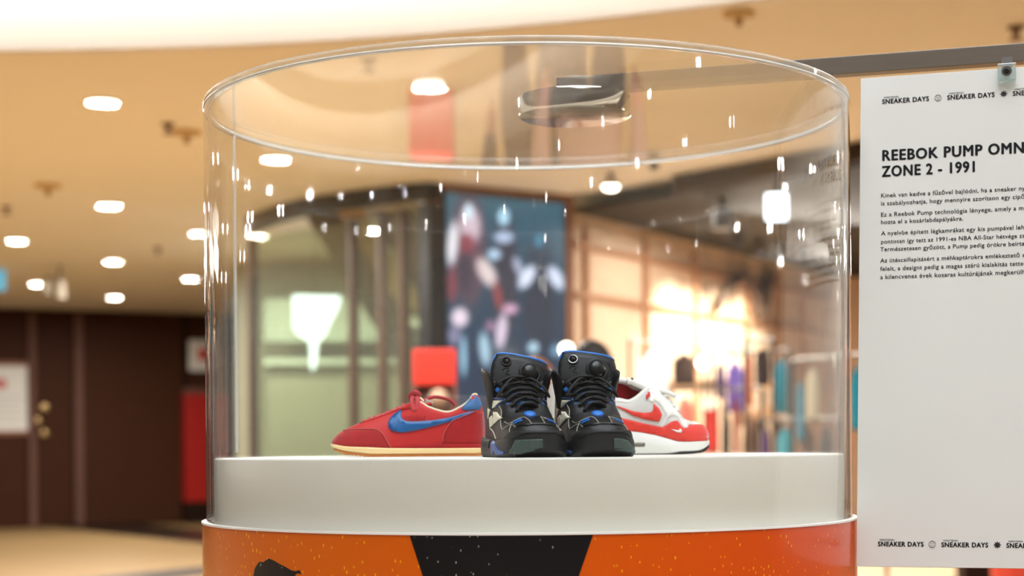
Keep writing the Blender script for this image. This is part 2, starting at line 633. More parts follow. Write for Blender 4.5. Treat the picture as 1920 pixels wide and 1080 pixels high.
# unseen fittings added at the sides to brighten floor and ceiling
for p in [(-7.2, 11.5), (-10.5, 9.0), (-12, 13), (-15.5, 17), (-14, 8), (-16.5, 11), (-14.5, 3.5),
          (7.5, 6.5), (10.5, 8.5), (8.5, 11), (12, 4), (11, 13)]:
    dup(dl0, (p[0], p[1], CEIL - 0.001), label='unseen ceiling downlight added beyond the sides to brighten floor and ceiling', group='downlights at the sides')
dl1 = None  # fittings round the atrium, showing as glints in the case
for i in range(22):
    a = PI * (1.03 + 0.94 * i / 21)
    r = 10.2 + 2.4 * (i % 2)
    p = (ATR[0] + r * math.cos(a), ATR[1] + r * math.sin(a), CEIL - 0.001)
    if dl1 is None:
        dl1 = thing('downlight', 'ceiling downlight round the atrium, seen as glints in the clear case', 'ceiling light', p, group='downlights mirrored in the case')
        MB().lathe([(0.075, 0.0), (0.078, -0.012), (0.062, -0.016), (0.060, -0.004), (0.075, 0.0)], 24).build('trim_ring', 'light_trim', dl1, smooth='auto')
        MB().lathe([(0.0, -0.008), (0.061, -0.008)], 24).build('lens', 'lamp_glow', dl1)
        l = bpy.data.lights.new('lamp', 'AREA')
        l.shape = 'DISK'
        l.size = 0.11
        l.energy = 7
        l.color = (1.0, 0.96, 0.90)
        lo = bpy.data.objects.new('lamp', l)
        COL.objects.link(lo)
        lo.location = (0, 0, -0.012)
        lo.parent = dl1
    else:
        dup(dl1, p)

def smoke(px, py, lab, s=1.0):
    t = thing('smoke_detector', lab, 'smoke detector', on_z(px, py, CEIL - 0.001), group='ceiling detectors')
    MB().lathe([(0, 0), (0.15 * s, 0), (0.14 * s, -0.035 * s), (0.06 * s, -0.05 * s), (0, -0.05 * s)], 24).build('base', mat('detector_tan', (214, 184, 130), 0.6), t, smooth='auto')
    MB().lathe([(0.04 * s, -0.045 * s), (0.03 * s, -0.12 * s), (0, -0.13 * s)], 16).build('head', mat('detector_dark', (184, 150, 100), 0.6), t, smooth='auto')
smoke(90, 346, 'tan smoke detector on the ceiling at far left', 0.8)
smoke(350, 246, 'tan smoke detector on the ceiling left of the case rim', 0.75)
smoke(1385, 24, 'tan smoke detector beside the curved white fascia above the case', 0.6)
def sprinkler(px, py, lab):
    t = thing('sprinkler', lab, 'sprinkler', on_z(px, py, CEIL - 0.001), group='ceiling sprinklers')
    MB().lathe([(0, 0), (0.05, 0), (0.045, -0.015), (0.02, -0.02), (0.018, -0.055), (0, -0.055)], 16).build('body', mat('sprinkler_metal', (120, 88, 66), 0.4, 0.5), t, smooth='auto')
    MB().lathe([(0, -0.07), (0.04, -0.07), (0.04, -0.075), (0, -0.075)], 16).build('deflector', 'sprinkler_metal', t)
    MB().tube([(0.018, 0, -0.05), (0.02, 0, -0.072)], 0.004, 6).build('arm', 'sprinkler_metal', t)
    MB().tube([(-0.018, 0, -0.05), (-0.02, 0, -0.072)], 0.004, 6).build('arm', 'sprinkler_metal', t)
for px, py, lab in ((315, 232, 'small sprinkler beside the tan smoke detector left of the case'),
                    (12, 388, 'small sprinkler at the left edge of the ceiling'),
                    (296, 464, 'small sprinkler between the left downlight columns'),
                    (1905, 50, 'small sprinkler at upper right above the steel bar'),
                    (692, 112, 'small sprinkler seen through the lid near its left')):
    sprinkler(px, py, lab)
# hanging cluster and blue sign far left
t = thing('track_spot', 'grey track spotlight hanging from the ceiling above the door', 'spotlight', on_z(112, 498, CEIL))
MB().tube([(0, 0, 0), (0, 0, -0.22)], 0.02, 8).build('stem', 'steel', t)
MB().lathe([(0, -0.2), (0.07, -0.2), (0.08, -0.42), (0.0, -0.42)], 16).build('head', mat('spot_grey', (150, 138, 118), 0.5), t, smooth='auto')
MB().lathe([(0, -0.2), (0.06, -0.2), (0.07, -0.36), (0.0, -0.36)], 16, c=(-0.18, 0, 0)).build('head', 'spot_grey', t, smooth='auto')
MB().box((-0.09, 0, -0.16), (0.22, 0.03, 0.03)).build('crossbar', 'steel', t)
p = at(-4, 526, 22)
t = thing('exit_sign', 'pale blue lit sign at the left edge below the ceiling', 'sign', p)
MB().box((0, 0, 0), (0.2, 0.06, 0.26)).build('lit_panel', mat('sign_blue', (90, 170, 205), 0.5, emit=0.5, emit_rgb=(110, 185, 215)), t, bevel=0.01)
MB().tube([(0, 0, 0.12), (0, 0, CEIL - p.z)], 0.012, 8).build('rod', 'steel', t)

# ------------------------------------------------------------------ shop fronts behind the case
A_, B_, C_, D_ = at(470, 600, 17.3), at(812, 600, 15.0), at(1078, 600, 15.9), at(1610, 600, 13.4)
E_ = at(2080, 600, 11.6)
def frame2(a, b):
    d = Vector((b.x - a.x, b.y - a.y, 0))
    return d.length, math.atan2(d.y, d.x)
def facade_pt(a, b, px):
    """where image column px meets the vertical plane a-b"""
    d = Vector((b.x - a.x, b.y - a.y, 0)).normalized()
    n = Vector((d.y, -d.x, 0))
    r = ray(px, 600)
    t = (a.x * n.x + a.y * n.y) / (r.x * n.x + r.y * n.y)
    return Vector((r.x * t, r.y * t, 0)), t
# green-glazed shop front: posts, panes, black header band, things inside
L1, an1 = frame2(A_, B_)
gf = thing('glass_shopfront', 'greenish glazed shop front under a black curved band at left', 'shop front', (A_.x, A_.y, 0), an1)
hz = CEIL
mb = MB()
cv = [(L1 * i / 24, -0.05 - 0.30 * math.sin(PI * i / 24)) for i in range(25)]
V = []
for x, y in cv:
    V += [(x, y, hz - 0.15), (x, y, hz - 0.005), (x, y + 0.12, hz - 0.005), (x, y + 0.12, hz - 0.15)]
fc = []
for i in range(24):
    for k in range(4):
        fc.append((i * 4 + k, i * 4 + (k + 1) % 4, i * 4 + 4 + (k + 1) % 4, i * 4 + 4 + k))
mb.add(V, fc)
mb.build('header_band', 'band_black', gf)
def gx(px):
    p, t = facade_pt(A_, B_, px)
    return (p - Vector((A_.x, A_.y, 0))).length
edges = [474, 663, 718, 758, 800]
for px in (474, 663, 718, 758):
    MB().box((gx(px), 0.0, (hz - 0.2) / 2), (0.055, 0.09, hz - 0.2)).build('post', 'brown_post', gf)
MB().box((gx(812) - 0.02, 0.0, (hz - 0.2) / 2), (0.16, 0.16, hz - 0.2)).build('corner_post', 'black_metal', gf)
for a, b in zip(edges[:-1], edges[1:]):
    x0, x1 = gx(a) + 0.03, gx(b) - 0.03
    MB().box(((x0 + x1) / 2, 0.01, (hz - 0.2) / 2), (x1 - x0, 0.012, hz - 0.22)).build('pane', 'shop_glass', gf)
# interior of the green shop
def box_between(name, pa, pb, z0, z1, m, th, parent=None):
    return wall_seg(name, (pa.x, pa.y), (pb.x, pb.y), z0, z1, m, th, parent)
iw0, iw1 = at(440, 600, 21.5), at(905, 600, 20.5)
wg = struct(box_between('wall_shop_green', iw0, iw1, 0, CEIL, 'shop_back_green', 0.15))
# slanted soffit (underside of a stair) inside
st = thing('stair_soffit', 'tan slanted stair underside behind the glazed shop posts', 'stair', (0, 0, 0))
def quad_prism(name, pts, D0, D1, m, parent):
    V = [at(px, py, D0) for px, py in pts] + [at(px, py, D0) + Vector((0, D1 - D0, 0)) for px, py in pts]
    for v in V:
        v.z = min(max(v.z, 0.0), CEIL - 0.03)
    n = len(pts)
    MB().add(V, [tuple(range(n)), tuple(range(2 * n - 1, n - 1, -1))] + [(i, (i + 1) % n, n + (i + 1) % n, n + i) for i in range(n)]).build(name, m, parent)
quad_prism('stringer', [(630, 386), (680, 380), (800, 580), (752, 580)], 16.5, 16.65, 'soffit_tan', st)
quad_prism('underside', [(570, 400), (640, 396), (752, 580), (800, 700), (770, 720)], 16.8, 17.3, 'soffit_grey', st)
quad_prism('shade_panel', [(700, 394), (800, 394), (800, 575), (790, 560)], 17.0, 17.4, mat('soffit_shade', (118, 94, 76), 0.7), st)  # shadow beside the stringer, painted as a brown panel
# glowing panel put in as the bright pointed patch of the window
pn = thing('glow_panel', 'bright white pointed glowing panel put into the green shop window', 'sign', at(590, 553, 18.0))
pts = [(549, 553), (638, 555), (634, 575), (618, 605), (608, 628), (596, 640), (590, 690), (583, 694), (580, 640), (560, 628), (550, 615)]
o = at(590, 553, 18.0)
V = [at(px, py, 18.0) - o for px, py in pts]
n = len(V)
MB().add(V + [v + Vector((0, 0.05, 0)) for v in V], [tuple(range(n)), tuple(range(2 * n - 1, n - 1, -1))] + [(i, (i + 1) % n, n + (i + 1) % n, n + i) for i in range(n)]).build('panel', 'lightbox', pn)
MB().tube([(0, 0.025, 0), (0, 0.025, CEIL - o.z)], 0.008, 6).build('wire', 'steel', pn)
# shelf inside, pale boxes
sh = thing('shop_counter', 'pale counter along the back of the green shop', 'counter', (0, 0, 0))
quad_prism('top', [(495, 672), (770, 672), (770, 684), (495, 684)], 19.6, 20.2, 'shop_back_pale', sh)
quad_prism('front', [(500, 684), (765, 684), (765, 1060), (500, 1060)], 19.7, 20.1, 'shop_back_green', sh)
bd = thing('wall_board', 'pale horizontal display board on the green shop wall', 'board', (0, 0, 0))
quad_prism('panel', [(495, 560), (755, 560), (755, 640), (495, 640)], 20.3, 20.4, 'shop_back_pale', bd)
# small lamps in that shop
for px, py, D, g, lab in ((800, 408, 17.2, 'lamp_glow', 'bright small lamp in the shop beside the tall screen'),
                       (543, 415, 19.5, 'lamp_soft', 'dim lamp under the left end of the black band'),
                       (745, 425, 18.0, 'lamp_soft', 'dim round lamp between the brown shop posts'),
                       (722, 533, 18.0, 'lamp_soft', 'flat dim lamp low between the brown shop posts'),
                       (782, 598, 15.9, 'lamp_soft', 'dim round lamp above the red stand')):
    p = at(px, py, D)
    t = thing('shop_lamp', lab, 'lamp', p, group='lamps in the green shop')
    MB().lathe([(0, 0.03), (0.05, 0.03), (0.085, -0.03), (0.08, -0.03), (0.0, -0.02)], 20).build('shade', 'light_trim', t, smooth='auto')
    MB().lathe([(0, -0.075), (0.045, -0.06), (0.068, -0.03), (0, -0.025)], 20).build('bulb', g, t, smooth='auto')
    MB().tube([(0, 0, 0.03), (0, 0, CEIL - p.z)], 0.006, 6).build('cord', 'black_metal', t)
    l = bpy.data.lights.new('bulb_light', 'POINT')
    l.energy = 26 if g == 'lamp_glow' else 2
    l.color = (1.0, 0.93, 0.80)
    l.shadow_soft_size = 0.05
    lo = bpy.data.objects.new('bulb_light', l)
    COL.objects.link(lo)
    lo.location = (0, 0, -0.15)
    lo.parent = t
# red stand in front of the shop
o = at(815, 740, 12.0)
t = thing('red_stand', 'bright red promotional stand behind the red shoe', 'stand', (o.x, o.y, 0))
z1, z0 = at(815, 655, 12).z, at(815, 722, 12).z
wd = 80 / F * 12
MB().box((0, 0, (z0 + z1) / 2), (wd, 0.10, z1 - z0)).build('header', mat('red_bright', (200, 40, 24), 0.5), t, bevel=0.006)
MB().box((0, 0.06, (z0 + 0.5) / 2 + 0.05), (wd * 0.95, 0.03, z0 - 0.4)).build('back_panel', mat('stand_brown', (110, 60, 45), 0.6), t)
for s in (-1, 1):
    MB().box((s * wd * 0.47, 0, z0 / 2), (0.03, 0.09, z0)).build('side_panel', 'stand_brown', t)
MB().box((0, -0.1, 0.22), (wd, 0.34, 0.44)).build('base', 'red_bright', t, bevel=0.006)
MB().lathe([(0, -0.05), (0.055, -0.045), (0.075, 0.0), (0.055, 0.03), (0, 0.04)], 24, c=(0.03, 0.0, z0 - 0.09), axis='Y').build('disc', mat('stand_beige', (176, 138, 112), 0.6), t, smooth=True)

# tall screen facade
L2, an2 = frame2(B_, C_)
sw = struct(wall_seg('wall_screen', (B_.x + 0.11 * math.cos(an2), B_.y + 0.11 * math.sin(an2)), (C_.x, C_.y), 0, CEIL, mat('screen_wall', (150, 100, 72), 0.6), 0.3))
ts = thing('video_screen', 'tall lit video screen showing three figures with white gloves', 'screen', (B_.x, B_.y, 0), an2)
def sx(px):
    p, t = facade_pt(B_, C_, px)
    return (p - Vector((B_.x, B_.y, 0))).length, t
x0, t0 = sx(833)
x1, t1 = sx(1053)
ztop = EYE + ray(833, 363).z * t0
zbot = 0.5
BL = [  # cx, cy, rx, ry, angle, colour : what the screen shows, in picture columns and rows
    (873, 470, 34, 110, 0, (92, 66, 78)), (940, 520, 26, 120, 0, (52, 50, 64)), (1005, 560, 34, 110, 0, (32, 42, 60)),
    (876, 425, 20, 36, 0, (196, 176, 188)), (873, 398, 9, 16, 0, (206, 226, 240)), (844, 458, 10, 44, 5, (222, 218, 226)),
    (870, 458, 14, 20, 0, (132, 62, 76)), (866, 515, 16, 40, 0, (62, 52, 66)), (906, 512, 15, 32, -28, (214, 196, 196)),
    (926, 556, 8, 28, -10, (142, 66, 70)), (842, 535, 9, 36, 0, (122, 58, 70)), (856, 596, 16, 19, 0, (228, 206, 222)),
    (846, 630, 12, 18, 0, (126, 122, 152)), (862, 668, 6, 40, 0, (150, 190, 215)), (901, 655, 10, 34, -6, (165, 195, 215)),
    (938, 408, 11, 17, 0, (176, 216, 240)), (938, 446, 19, 12, 0, (170, 186, 214)), (920, 478, 13, 11, 0, (174, 200, 224)),
    (964, 500, 8, 20, -20, (160, 165, 190)), (981, 520, 13, 26, 32, (214, 220, 240)), (949, 580, 15, 10, 0, (204, 156, 184)),
    (932, 622, 11, 36, 8, (212, 192, 212)), (912, 612, 9, 12, 0, (150, 110, 140)), (1005, 452, 8, 14, 0, (62, 128, 158)),
    (1037, 522, 13, 26, -30, (208, 214, 236)), (992, 652, 11, 11, 0, (170, 205, 226)), (1037, 658, 12, 12, 0, (110, 150, 180)),
]
NX, NZ = 56, 150
V, Fc, colr = [], [], []
for j in range(NZ + 1):
    z = zbot + (ztop - zbot) * j / NZ
    for i in range(NX + 1):
        x = x0 + (x1 - x0) * i / NX
        V.append((x, -0.045, z))
        tt = t0 + (t1 - t0) * i / NX
        px = 833 + 220 * i / NX
        py = HY - (z - EYE) / tt * F - (px - CX) * math.sin(ROLL)
        k = min(max((py - 360) / 300, 0), 1)
        c = np.array([52, 92, 108]) * (1 - k) + np.array([26, 46, 70]) * k
        for cx_, cy_, rx, ry, a, cc in BL:
            a = math.radians(a)
            dx, dy = px - cx_, py - cy_
            u, v_ = dx * math.cos(a) + dy * math.sin(a), -dx * math.sin(a) + dy * math.cos(a)
            q = (u / rx) ** 2 + (v_ / ry) ** 2
            wgt = 1 / (1 + math.exp(min(40, (q - 0.9) * 5)))
            c = c * (1 - wgt) + np.array(cc) * wgt
        colr.append((*lin(c), 1))
for j in range(NZ):
    for i in range(NX):
        a = j * (NX + 1) + i
        Fc.append((a, a + 1, a + NX + 2, a + NX + 1))
me = bpy.data.meshes.new('display')
me.from_pydata(V, [], Fc)
ca = me.color_attributes.new('print', 'FLOAT_COLOR', 'POINT')
ca.data.foreach_set('color', [x for c in colr for x in c])
link('display', me, vcol_mat('screen_picture', 0.3, 1.15), ts)
mb = MB()
mb.box(((x0 + x1) / 2, -0.02, (zbot + ztop) / 2), (x1 - x0 + 0.04, 0.04, ztop - zbot + 0.04))
mb.build('housing', 'black_metal', ts)

# clothes store on the right
W1 = at(1078, 600, 15.95)
W2 = at(1570, 600, 22.5)
W3 = at(2300, 600, 20.0)
ws = struct(wall_seg('wall_store', (W1.x, W1.y), (W2.x, W2.y), 0, CEIL - 0.15, 'store_wall', 0.15))
ws2 = struct(wall_seg('wall_store_rear', (W2.x, W2.y), (W3.x, W3.y), 0, CEIL - 0.15, 'store_wall', 0.15))
sc_ = struct(plane_poly('ceiling_store', [(W1.x, W1.y, CEIL - 0.15), (D_.x, D_.y, CEIL - 0.15), (E_.x, E_.y, CEIL - 0.15), (W3.x, W3.y, CEIL - 0.15), (W2.x, W2.y, CEIL - 0.15)], 'store_ceiling', thick=-0.05))
sfl = struct(plane_poly('floor_store', [(W1.x, W1.y, 0.012), (D_.x, D_.y, 0.012), (E_.x, E_.y, 0.012), (W3.x, W3.y, 0.012), (W2.x, W2.y, 0.012)], 'shop_floor', thick=0.01))
L3, an3 = frame2(W1, W2)
def sb(px):
    p, t = facade_pt(W1, W2, px)
    return (p - Vector((W1.x, W1.y, 0))).length, t
lt = Matrix.Translation((W1.x, W1.y, 0)) @ Matrix.Rotation(an3, 4, 'Z')
def wall_child(name, c, s, m, parent=ws):
    mb = MB().box(c, s)
    mb.v = [tuple(lt @ Vector(v)) for v in mb.v]
    return mb.build(name, m, parent)
for px in (1095, 1207, 1300, 1396, 1455, 1500):
    x, t = sb(px)
    wall_child('vertical_batten', (x, -0.03, 1.7), (0.07, 0.05, 3.3), 'store_batten')
for zz in (1.3 + 370 / F * 16.2, 1.3 + 278 / F * 16.2):
    wall_child('horizontal_batten', (L3 / 2, -0.025, zz), (L3, 0.04, 0.05), 'store_batten')
# dark beams in the black store ceiling + slatted header over the opening
hd = thing('slatted_header', 'dark brown slatted band over the clothes store opening', 'header', (0, 0, 0))
L4, an4 = frame2(C_, E_)
hm = Matrix.Translation((C_.x, C_.y, 0)) @ Matrix.Rotation(an4, 4, 'Z')
for i in range(5):
    mb = MB().box((L4 / 2 + 0.7, -0.07 + 0.01 * (i % 2), CEIL - 0.16 - 0.0 - i * 0.03 + 0.14), (L4 - 1.4, 0.05, 0.022))
    mb.v = [tuple(hm @ Vector(v)) for v in mb.v]
    mb.build('slat', 'slat_brown', hd)
for px, D in ((1355, 15.2), (1300, 17.0)):
    t = thing('ceiling_beam', 'dark vertical ceiling hanger in the store %s' % ('beside the white lit box' if px == 1355 else 'left of the lit box'), 'hanger', at(px, 400, D))
    z = t.location.z
    MB().box((0, 0, (CEIL - 0.15 - z) / 2), (0.05, 0.05, CEIL - 0.15 - z)).build('rod', 'black_metal', t)
    MB().box((0, 0, -0.05), (0.16, 0.16, 0.18)).build('box', 'black_metal', t, bevel=0.01)
p = at(1456, 388, 14.2)
t = thing('lit_box_sign', 'square white lit box sign hanging in the store opening', 'sign', p, math.radians(-12))
MB().box((0, 0, 0), (0.175, 0.09, 0.215)).build('lightbox', 'lightbox', t, bevel=0.012)
MB().box((0, 0.05, 0), (0.19, 0.02, 0.23)).build('back_plate', 'black_metal', t)
MB().tube([(0, 0, 0.1), (0, 0, CEIL - 0.13 - p.z)], 0.016, 8).build('rod', 'black_metal', t)
p = at(1145, 347, 14.6)
t = thing('pendant_light', 'bright pendant lamp on a grey stem above the clothes store', 'lamp', p)
MB().lathe([(0, 0.03), (0.07, 0.03), (0.085, -0.01), (0.08, -0.012), (0.0, 0.0)], 24).build('shade', 'steel', t, smooth='auto')
MB().lathe([(0, -0.05), (0.05, -0.04), (0.076, -0.008), (0, -0.004)], 24).build('lamp', 'lamp_glow', t, smooth='auto')
MB().tube([(0, 0, 0.03), (0, 0, CEIL - p.z)], 0.03, 10).build('stem', mat('stem_grey', (150, 130, 110), 0.6), t)
# dark emblem on the store wall
em = thing('wall_emblem', 'dark curved emblem mounted on the lit store wall', 'emblem', (0, 0, 0))
def on_wall(px, py, off=0.09):
    x, t = sb(px)
    z = EYE + ray(px, py).z * t
    return lt @ Vector((x, -off, z))
MB().tube([on_wall(*q) for q in cr([(1330, 580), (1348, 548), (1368, 524), (1390, 528), (1404, 556), (1410, 600)], 5)], 0.05, 8).build('arch', 'emblem_dark', em, smooth=True)
MB().tube([on_wall(*q) for q in cr([(1428, 500), (1430, 520), (1422, 545), (1420, 575), (1424, 604)], 5)], [0.03 + 0.05 * math.sin(PI * i / 20) for i in range(21)], 8).build('bar', 'emblem_dark', em, smooth=True)
# wall-washer lamps give the wall its glow
for i, px in enumerate((1258, 1300, 1345, 1390)):
    x, t = sb(px)
    q = lt @ Vector((x, -0.75, CEIL - 0.2))
    tt = thing('wall_washer', ('first', 'second', 'third', 'fourth')[i] + ' wall washer from the left over the cream store wall', 'lamp', q, group='store wall washers')
    MB().lathe([(0.05, 0.05), (0.055, -0.10), (0.05, -0.10), (0.045, -0.03), (0, -0.03)], 16).build('can', 'black_metal', tt, smooth='auto')
    MB().lathe([(0, -0.06), (0.044, -0.06)], 16).build('lens', 'lamp_glow', tt)
    l = bpy.data.lights.new('washer', 'SPOT')
    l.energy = 210
    l.color = (1.0, 0.92, 0.78)
    l.spot_size = math.radians(95)
    l.spot_blend = 0.8
    l.shadow_soft_size = 0.05
    lo = bpy.data.objects.new('washer', l)
    COL.objects.link(lo)
    tgt = lt @ Vector((x, 0, 1.7))
    lo.location = q + Vector((0, 0, -0.12))
    lo.rotation_euler = (tgt - lo.location).to_track_quat('-Z', 'Y').to_euler()

# clothes rails, and the garments hooked on them
RAILS = {
    'A': ('upper clothes rail carrying the white and brown jackets', (1180, 636, 14.6), (1320, 662, 16.2)),
    'B': ('clothes rail carrying the purple shirts', (1335, 668, 16.3), (1482, 664, 15.3)),
    'F': ('short clothes stand carrying the tall black brown coat', (1396, 640, 15.0), (1450, 640, 14.8)),
    'C': ('low clothes rail over the red and pink shirts', (1258, 732, 15.6), (1428, 742, 15.2)),
    'D': ('clothes rail carrying the cream shirt at right', (1486, 676, 14.3), (1660, 676, 13.2)),
    'E': ('lowest clothes rail over the lower turquoise shirt', (1420, 788, 14.6), (1575, 780, 14.0)),
}
for label, (xa, ya, Da), (xb, yb, Db) in RAILS.values():
    a, b = at(xa, ya, Da), at(xb, yb, Db)
    b.z = a.z
    t = thing('clothes_rail', label, 'clothes rail', (a.x, a.y, 0), group='clothes rails')
    o = Vector((a.x, a.y, 0))
    MB().tube([a - o, b - o], 0.014, 8).build('bar', 'steel', t)
    for p in (a, b):
        q = p - o
        MB().tube([(q.x, q.y, 0.013), q], 0.016, 8).build('post', 'black_metal', t)
def garment(name, label, rk, px0, px1, py1, rgb, sleeves=True, drop=0.0):
    _, (xa, ya, Da), (xb, yb, Db) = RAILS[rk]
    a, b = at(xa, ya, Da), at(xb, yb, Db)
    pm = (px0 + px1) / 2
    # depth on the rail under this image column
    d = Vector((b.x - a.x, b.y - a.y, 0))
    n = Vector((d.y, -d.x, 0))
    r = ray(pm, 700)
    D = (a.x * n.x + a.y * n.y) / (r.x * n.x + r.y * n.y)
    D = min(max(D, min(Da, Db)), max(Da, Db))
    zt = a.z - 0.075 - drop
    wd = (px1 - px0) / F * D * 0.9
    h = max(0.25, zt - at(pm, py1, D).z)
    t = thing(name, label, 'garment', (r.x * D, D, zt), 0.0, group='garments in the store')
    m = mat('cloth_%d_%d_%d' % rgb, rgb, 0.85, var=0.18, scale=9, stretch=(1, 1, 0.3), bump=0.1, bump_scale=40)
    rows = []
    dp = max(0.05, wd * 0.2)
    for k in range(9):
        f = k / 8
        ww = wd * (0.16 + 0.34 * min(1, f * 3.2))
        rows.append([(ww * math.cos(q) * (1 + 0.04 * math.sin(5 * q + k)), dp * math.sin(q) * (0.6 + 0.5 * f) * (1 + 0.18 * math.sin(7 * q)), -h * f) for q in [2 * PI * i / 20 for i in range(20)]])
    V = [p for r_ in rows for p in r_]
    fcs = [(q * 20 + i, q * 20 + (i + 1) % 20, q * 20 + 20 + (i + 1) % 20, q * 20 + 20 + i) for q in range(8) for i in range(20)]
    fcs += [tuple(range(20)), tuple(range(160, 180))]
    MB().add(V, fcs).build('body', m, t, smooth=True)
    if sleeves:
        for s in (-1, 1):
            MB().tube([(s * wd * 0.36, 0, -h * 0.1), (s * wd * 0.44, 0.01, -h * 0.35), (s * wd * 0.46, 0.0, -h * 0.78)], [wd * 0.10, wd * 0.085, wd * 0.06], 10).build('sleeve', m, t, smooth=True)
    else:
        MB().box((0, -dp * 0.9, -h * 0.62), (0.012, 0.02, h * 0.7)).build('crease', 'black_metal', t)
    MB().tube([(-wd * 0.3, 0, -h * 0.07), (0, 0, 0.01), (wd * 0.3, 0, -h * 0.07)], 0.006, 6).build('hanger', 'black_metal', t)
    MB().tube([(0, 0, 0.0), (0, 0, 0.055 + drop), (0.004, 0.012, 0.085 + drop), (0.004, 0.02, 0.07 + drop)], 0.004, 6).build('hook', 'steel', t)
G = [
    ('jacket', 'glowing white jacket right behind the white shoe', 'A', 1194, 1256, 790, (252, 249, 243)),
    ('jacket', 'dark brown top above the pale shelf right of the white jacket', 'A', 1260, 1306, 722, (70, 50, 42)),
    ('shirt', 'dark indigo shirt touching the purple one', 'B', 1342, 1360, 748, (52, 40, 104)),
    ('shirt', 'bright purple shirt hanging mid store', 'B', 1362, 1394, 772, (126, 104, 206)),
    ('shirt', 'orange red shirt strip left of the black brown coat', 'F', 1401, 1412, 760, (196, 92, 66)),
    ('coat', 'black brown coat standing tall right of the orange strip', 'F', 1415, 1445, 724, (58, 40, 38)),
    ('shirt', 'turquoise shirt right of the black brown coat', 'B', 1453, 1478, 776, (40, 150, 178)),
    ('shirt', 'narrow turquoise blue shirt left of the cream one', 'D', 1493, 1508, 826, (66, 150, 182), True, 0.10),
    ('shirt', 'pale cream shirt near the right of the case', 'D', 1511, 1538, 786, (226, 218, 190)),
    ('shirt', 'turquoise shirt in the gap between case and white board', 'D', 1592, 1640, 806, (30, 140, 170)),
    ('shirt', 'soft pink shirt over the toe of the white shoe', 'C', 1268, 1300, 850, (208, 120, 104)),
    ('shirt', 'vivid red shirt just right of the white shoe toe', 'C', 1322, 1348, 850, (214, 52, 40)),
    ('trousers', 'black trousers right of the vivid red shirt', 'C', 1351, 1370, 870, (44, 30, 30), False, 0.08),
    ('shirt', 'dark red shirt behind the black trousers', 'C', 1373, 1386, 850, (150, 60, 54)),
    ('trousers', 'brown trousers low in the middle of the store', 'C', 1390, 1422, 880, (150, 112, 88), False, 0.18),
    ('shirt', 'deep purple shirt low beside the lower turquoise one', 'E', 1426, 1444, 880, (92, 62, 120)),
    ('shirt', 'lower turquoise shirt close above the white platform', 'E', 1456, 1488, 890, (74, 176, 196)),
    ('shirt', 'grey brown shirt low near the right of the case', 'E', 1496, 1528, 890, (120, 96, 82)),
    ('trousers', 'dark grey trousers low at the right inside the case view', 'E', 1534, 1562, 890, (92, 80, 72), False),
]
for g in G:
    garment(*g)
def shelf(label, px0, px1, py0, py1, D):
    a, b = at(px0, py0, D), at(px1, py0, D)
    zt, zb = a.z, at(px0, py1, D).z
    t = thing('display_shelf', label, 'shelf', ((a.x + b.x) / 2, D, 0), group='store shelves')
    wd = b.x - a.x
    MB().box((0, 0, (zt + zb) / 2), (wd, 0.35, zt - zb)).build('board', 'shelf_wood', t, bevel=0.004)
    for s in (-1, 1):
        MB().box((s * (wd / 2 - 0.02), 0.1, zb / 2), (0.03, 0.03, zb - 0.013 * 2)).build('upright', 'black_metal', t)
shelf('long pale wooden shelf below the dark brown top', 1254, 1362, 714, 734, 16.6)
shelf('short pale wooden shelf under the black brown coat', 1430, 1470, 712, 728, 17.4)
shelf('low pale wooden shelf left of the turquoise shirts', 1380, 1425, 772, 800, 16.6)
shelf('second low shelf below the short pale one', 1432, 1466, 762, 782, 16.2)
# little round store lamps (bokeh glows)
for px, py, D, lab in ((1318, 680, 15.6, 'round glowing lamp left of the purple shirt'), (1400, 657, 15.4, 'small round lamp above the orange red strip'), (1062, 655, 15.2, 'round lamp behind the dark haired head'),
                       (1370, 652, 15.8, 'round lamp above the purple shirt'), (1330, 757, 14.6, 'low lamp over the vivid red shirt')):
    p = at(px, py, D)
    t = thing('globe_lamp', lab, 'lamp', p, group='store globe lamps')
    MB().lathe([(0.055 * math.sin(PI * i / 10), 0.055 * math.cos(PI * i / 10)) for i in range(11)], 16).build('globe', 'lamp_glow' if px in (1318, 1062) else 'lamp_soft', t, smooth=True)
    MB().tube([(0, 0, 0.05), (0, 0, CEIL - 0.15 - p.z)], 0.004, 6).build('cord', 'black_metal', t)
# spotlight added to brighten the white jacket
p = Vector((1.15, 13.6, CEIL - 0.02))
t = thing('added_spot', 'black ceiling spotlight added to brighten the glowing white jacket', 'spotlight', p)
MB().lathe([(0.0, 0.015), (0.05, 0.015), (0.05, -0.01), (0.0, -0.01)], 20).build('base', 'black_metal', t, smooth='auto')
MB().lathe([(0.0, -0.01), (0.035, -0.02), (0.042, -0.11), (0.036, -0.11), (0.03, -0.05), (0.0, -0.05)], 20).build('can', 'black_metal', t, smooth='auto')
l = bpy.data.lights.new('jacket_light', 'SPOT')
l.energy = 260
l.color = (1.0, 0.97, 0.92)
l.spot_size = math.radians(36)
l.spot_blend = 0.6
l.shadow_soft_size = 0.03
lo = bpy.data.objects.new('jacket_light', l)
COL.objects.link(lo)
lo.parent = t
lo.location = (0, 0, -0.13)
jk = at(1226, 715, 14.7)
lo.rotation_euler = (jk - p - Vector((0, 0, -0.13))).to_track_quat('-Z', 'Y').to_euler()
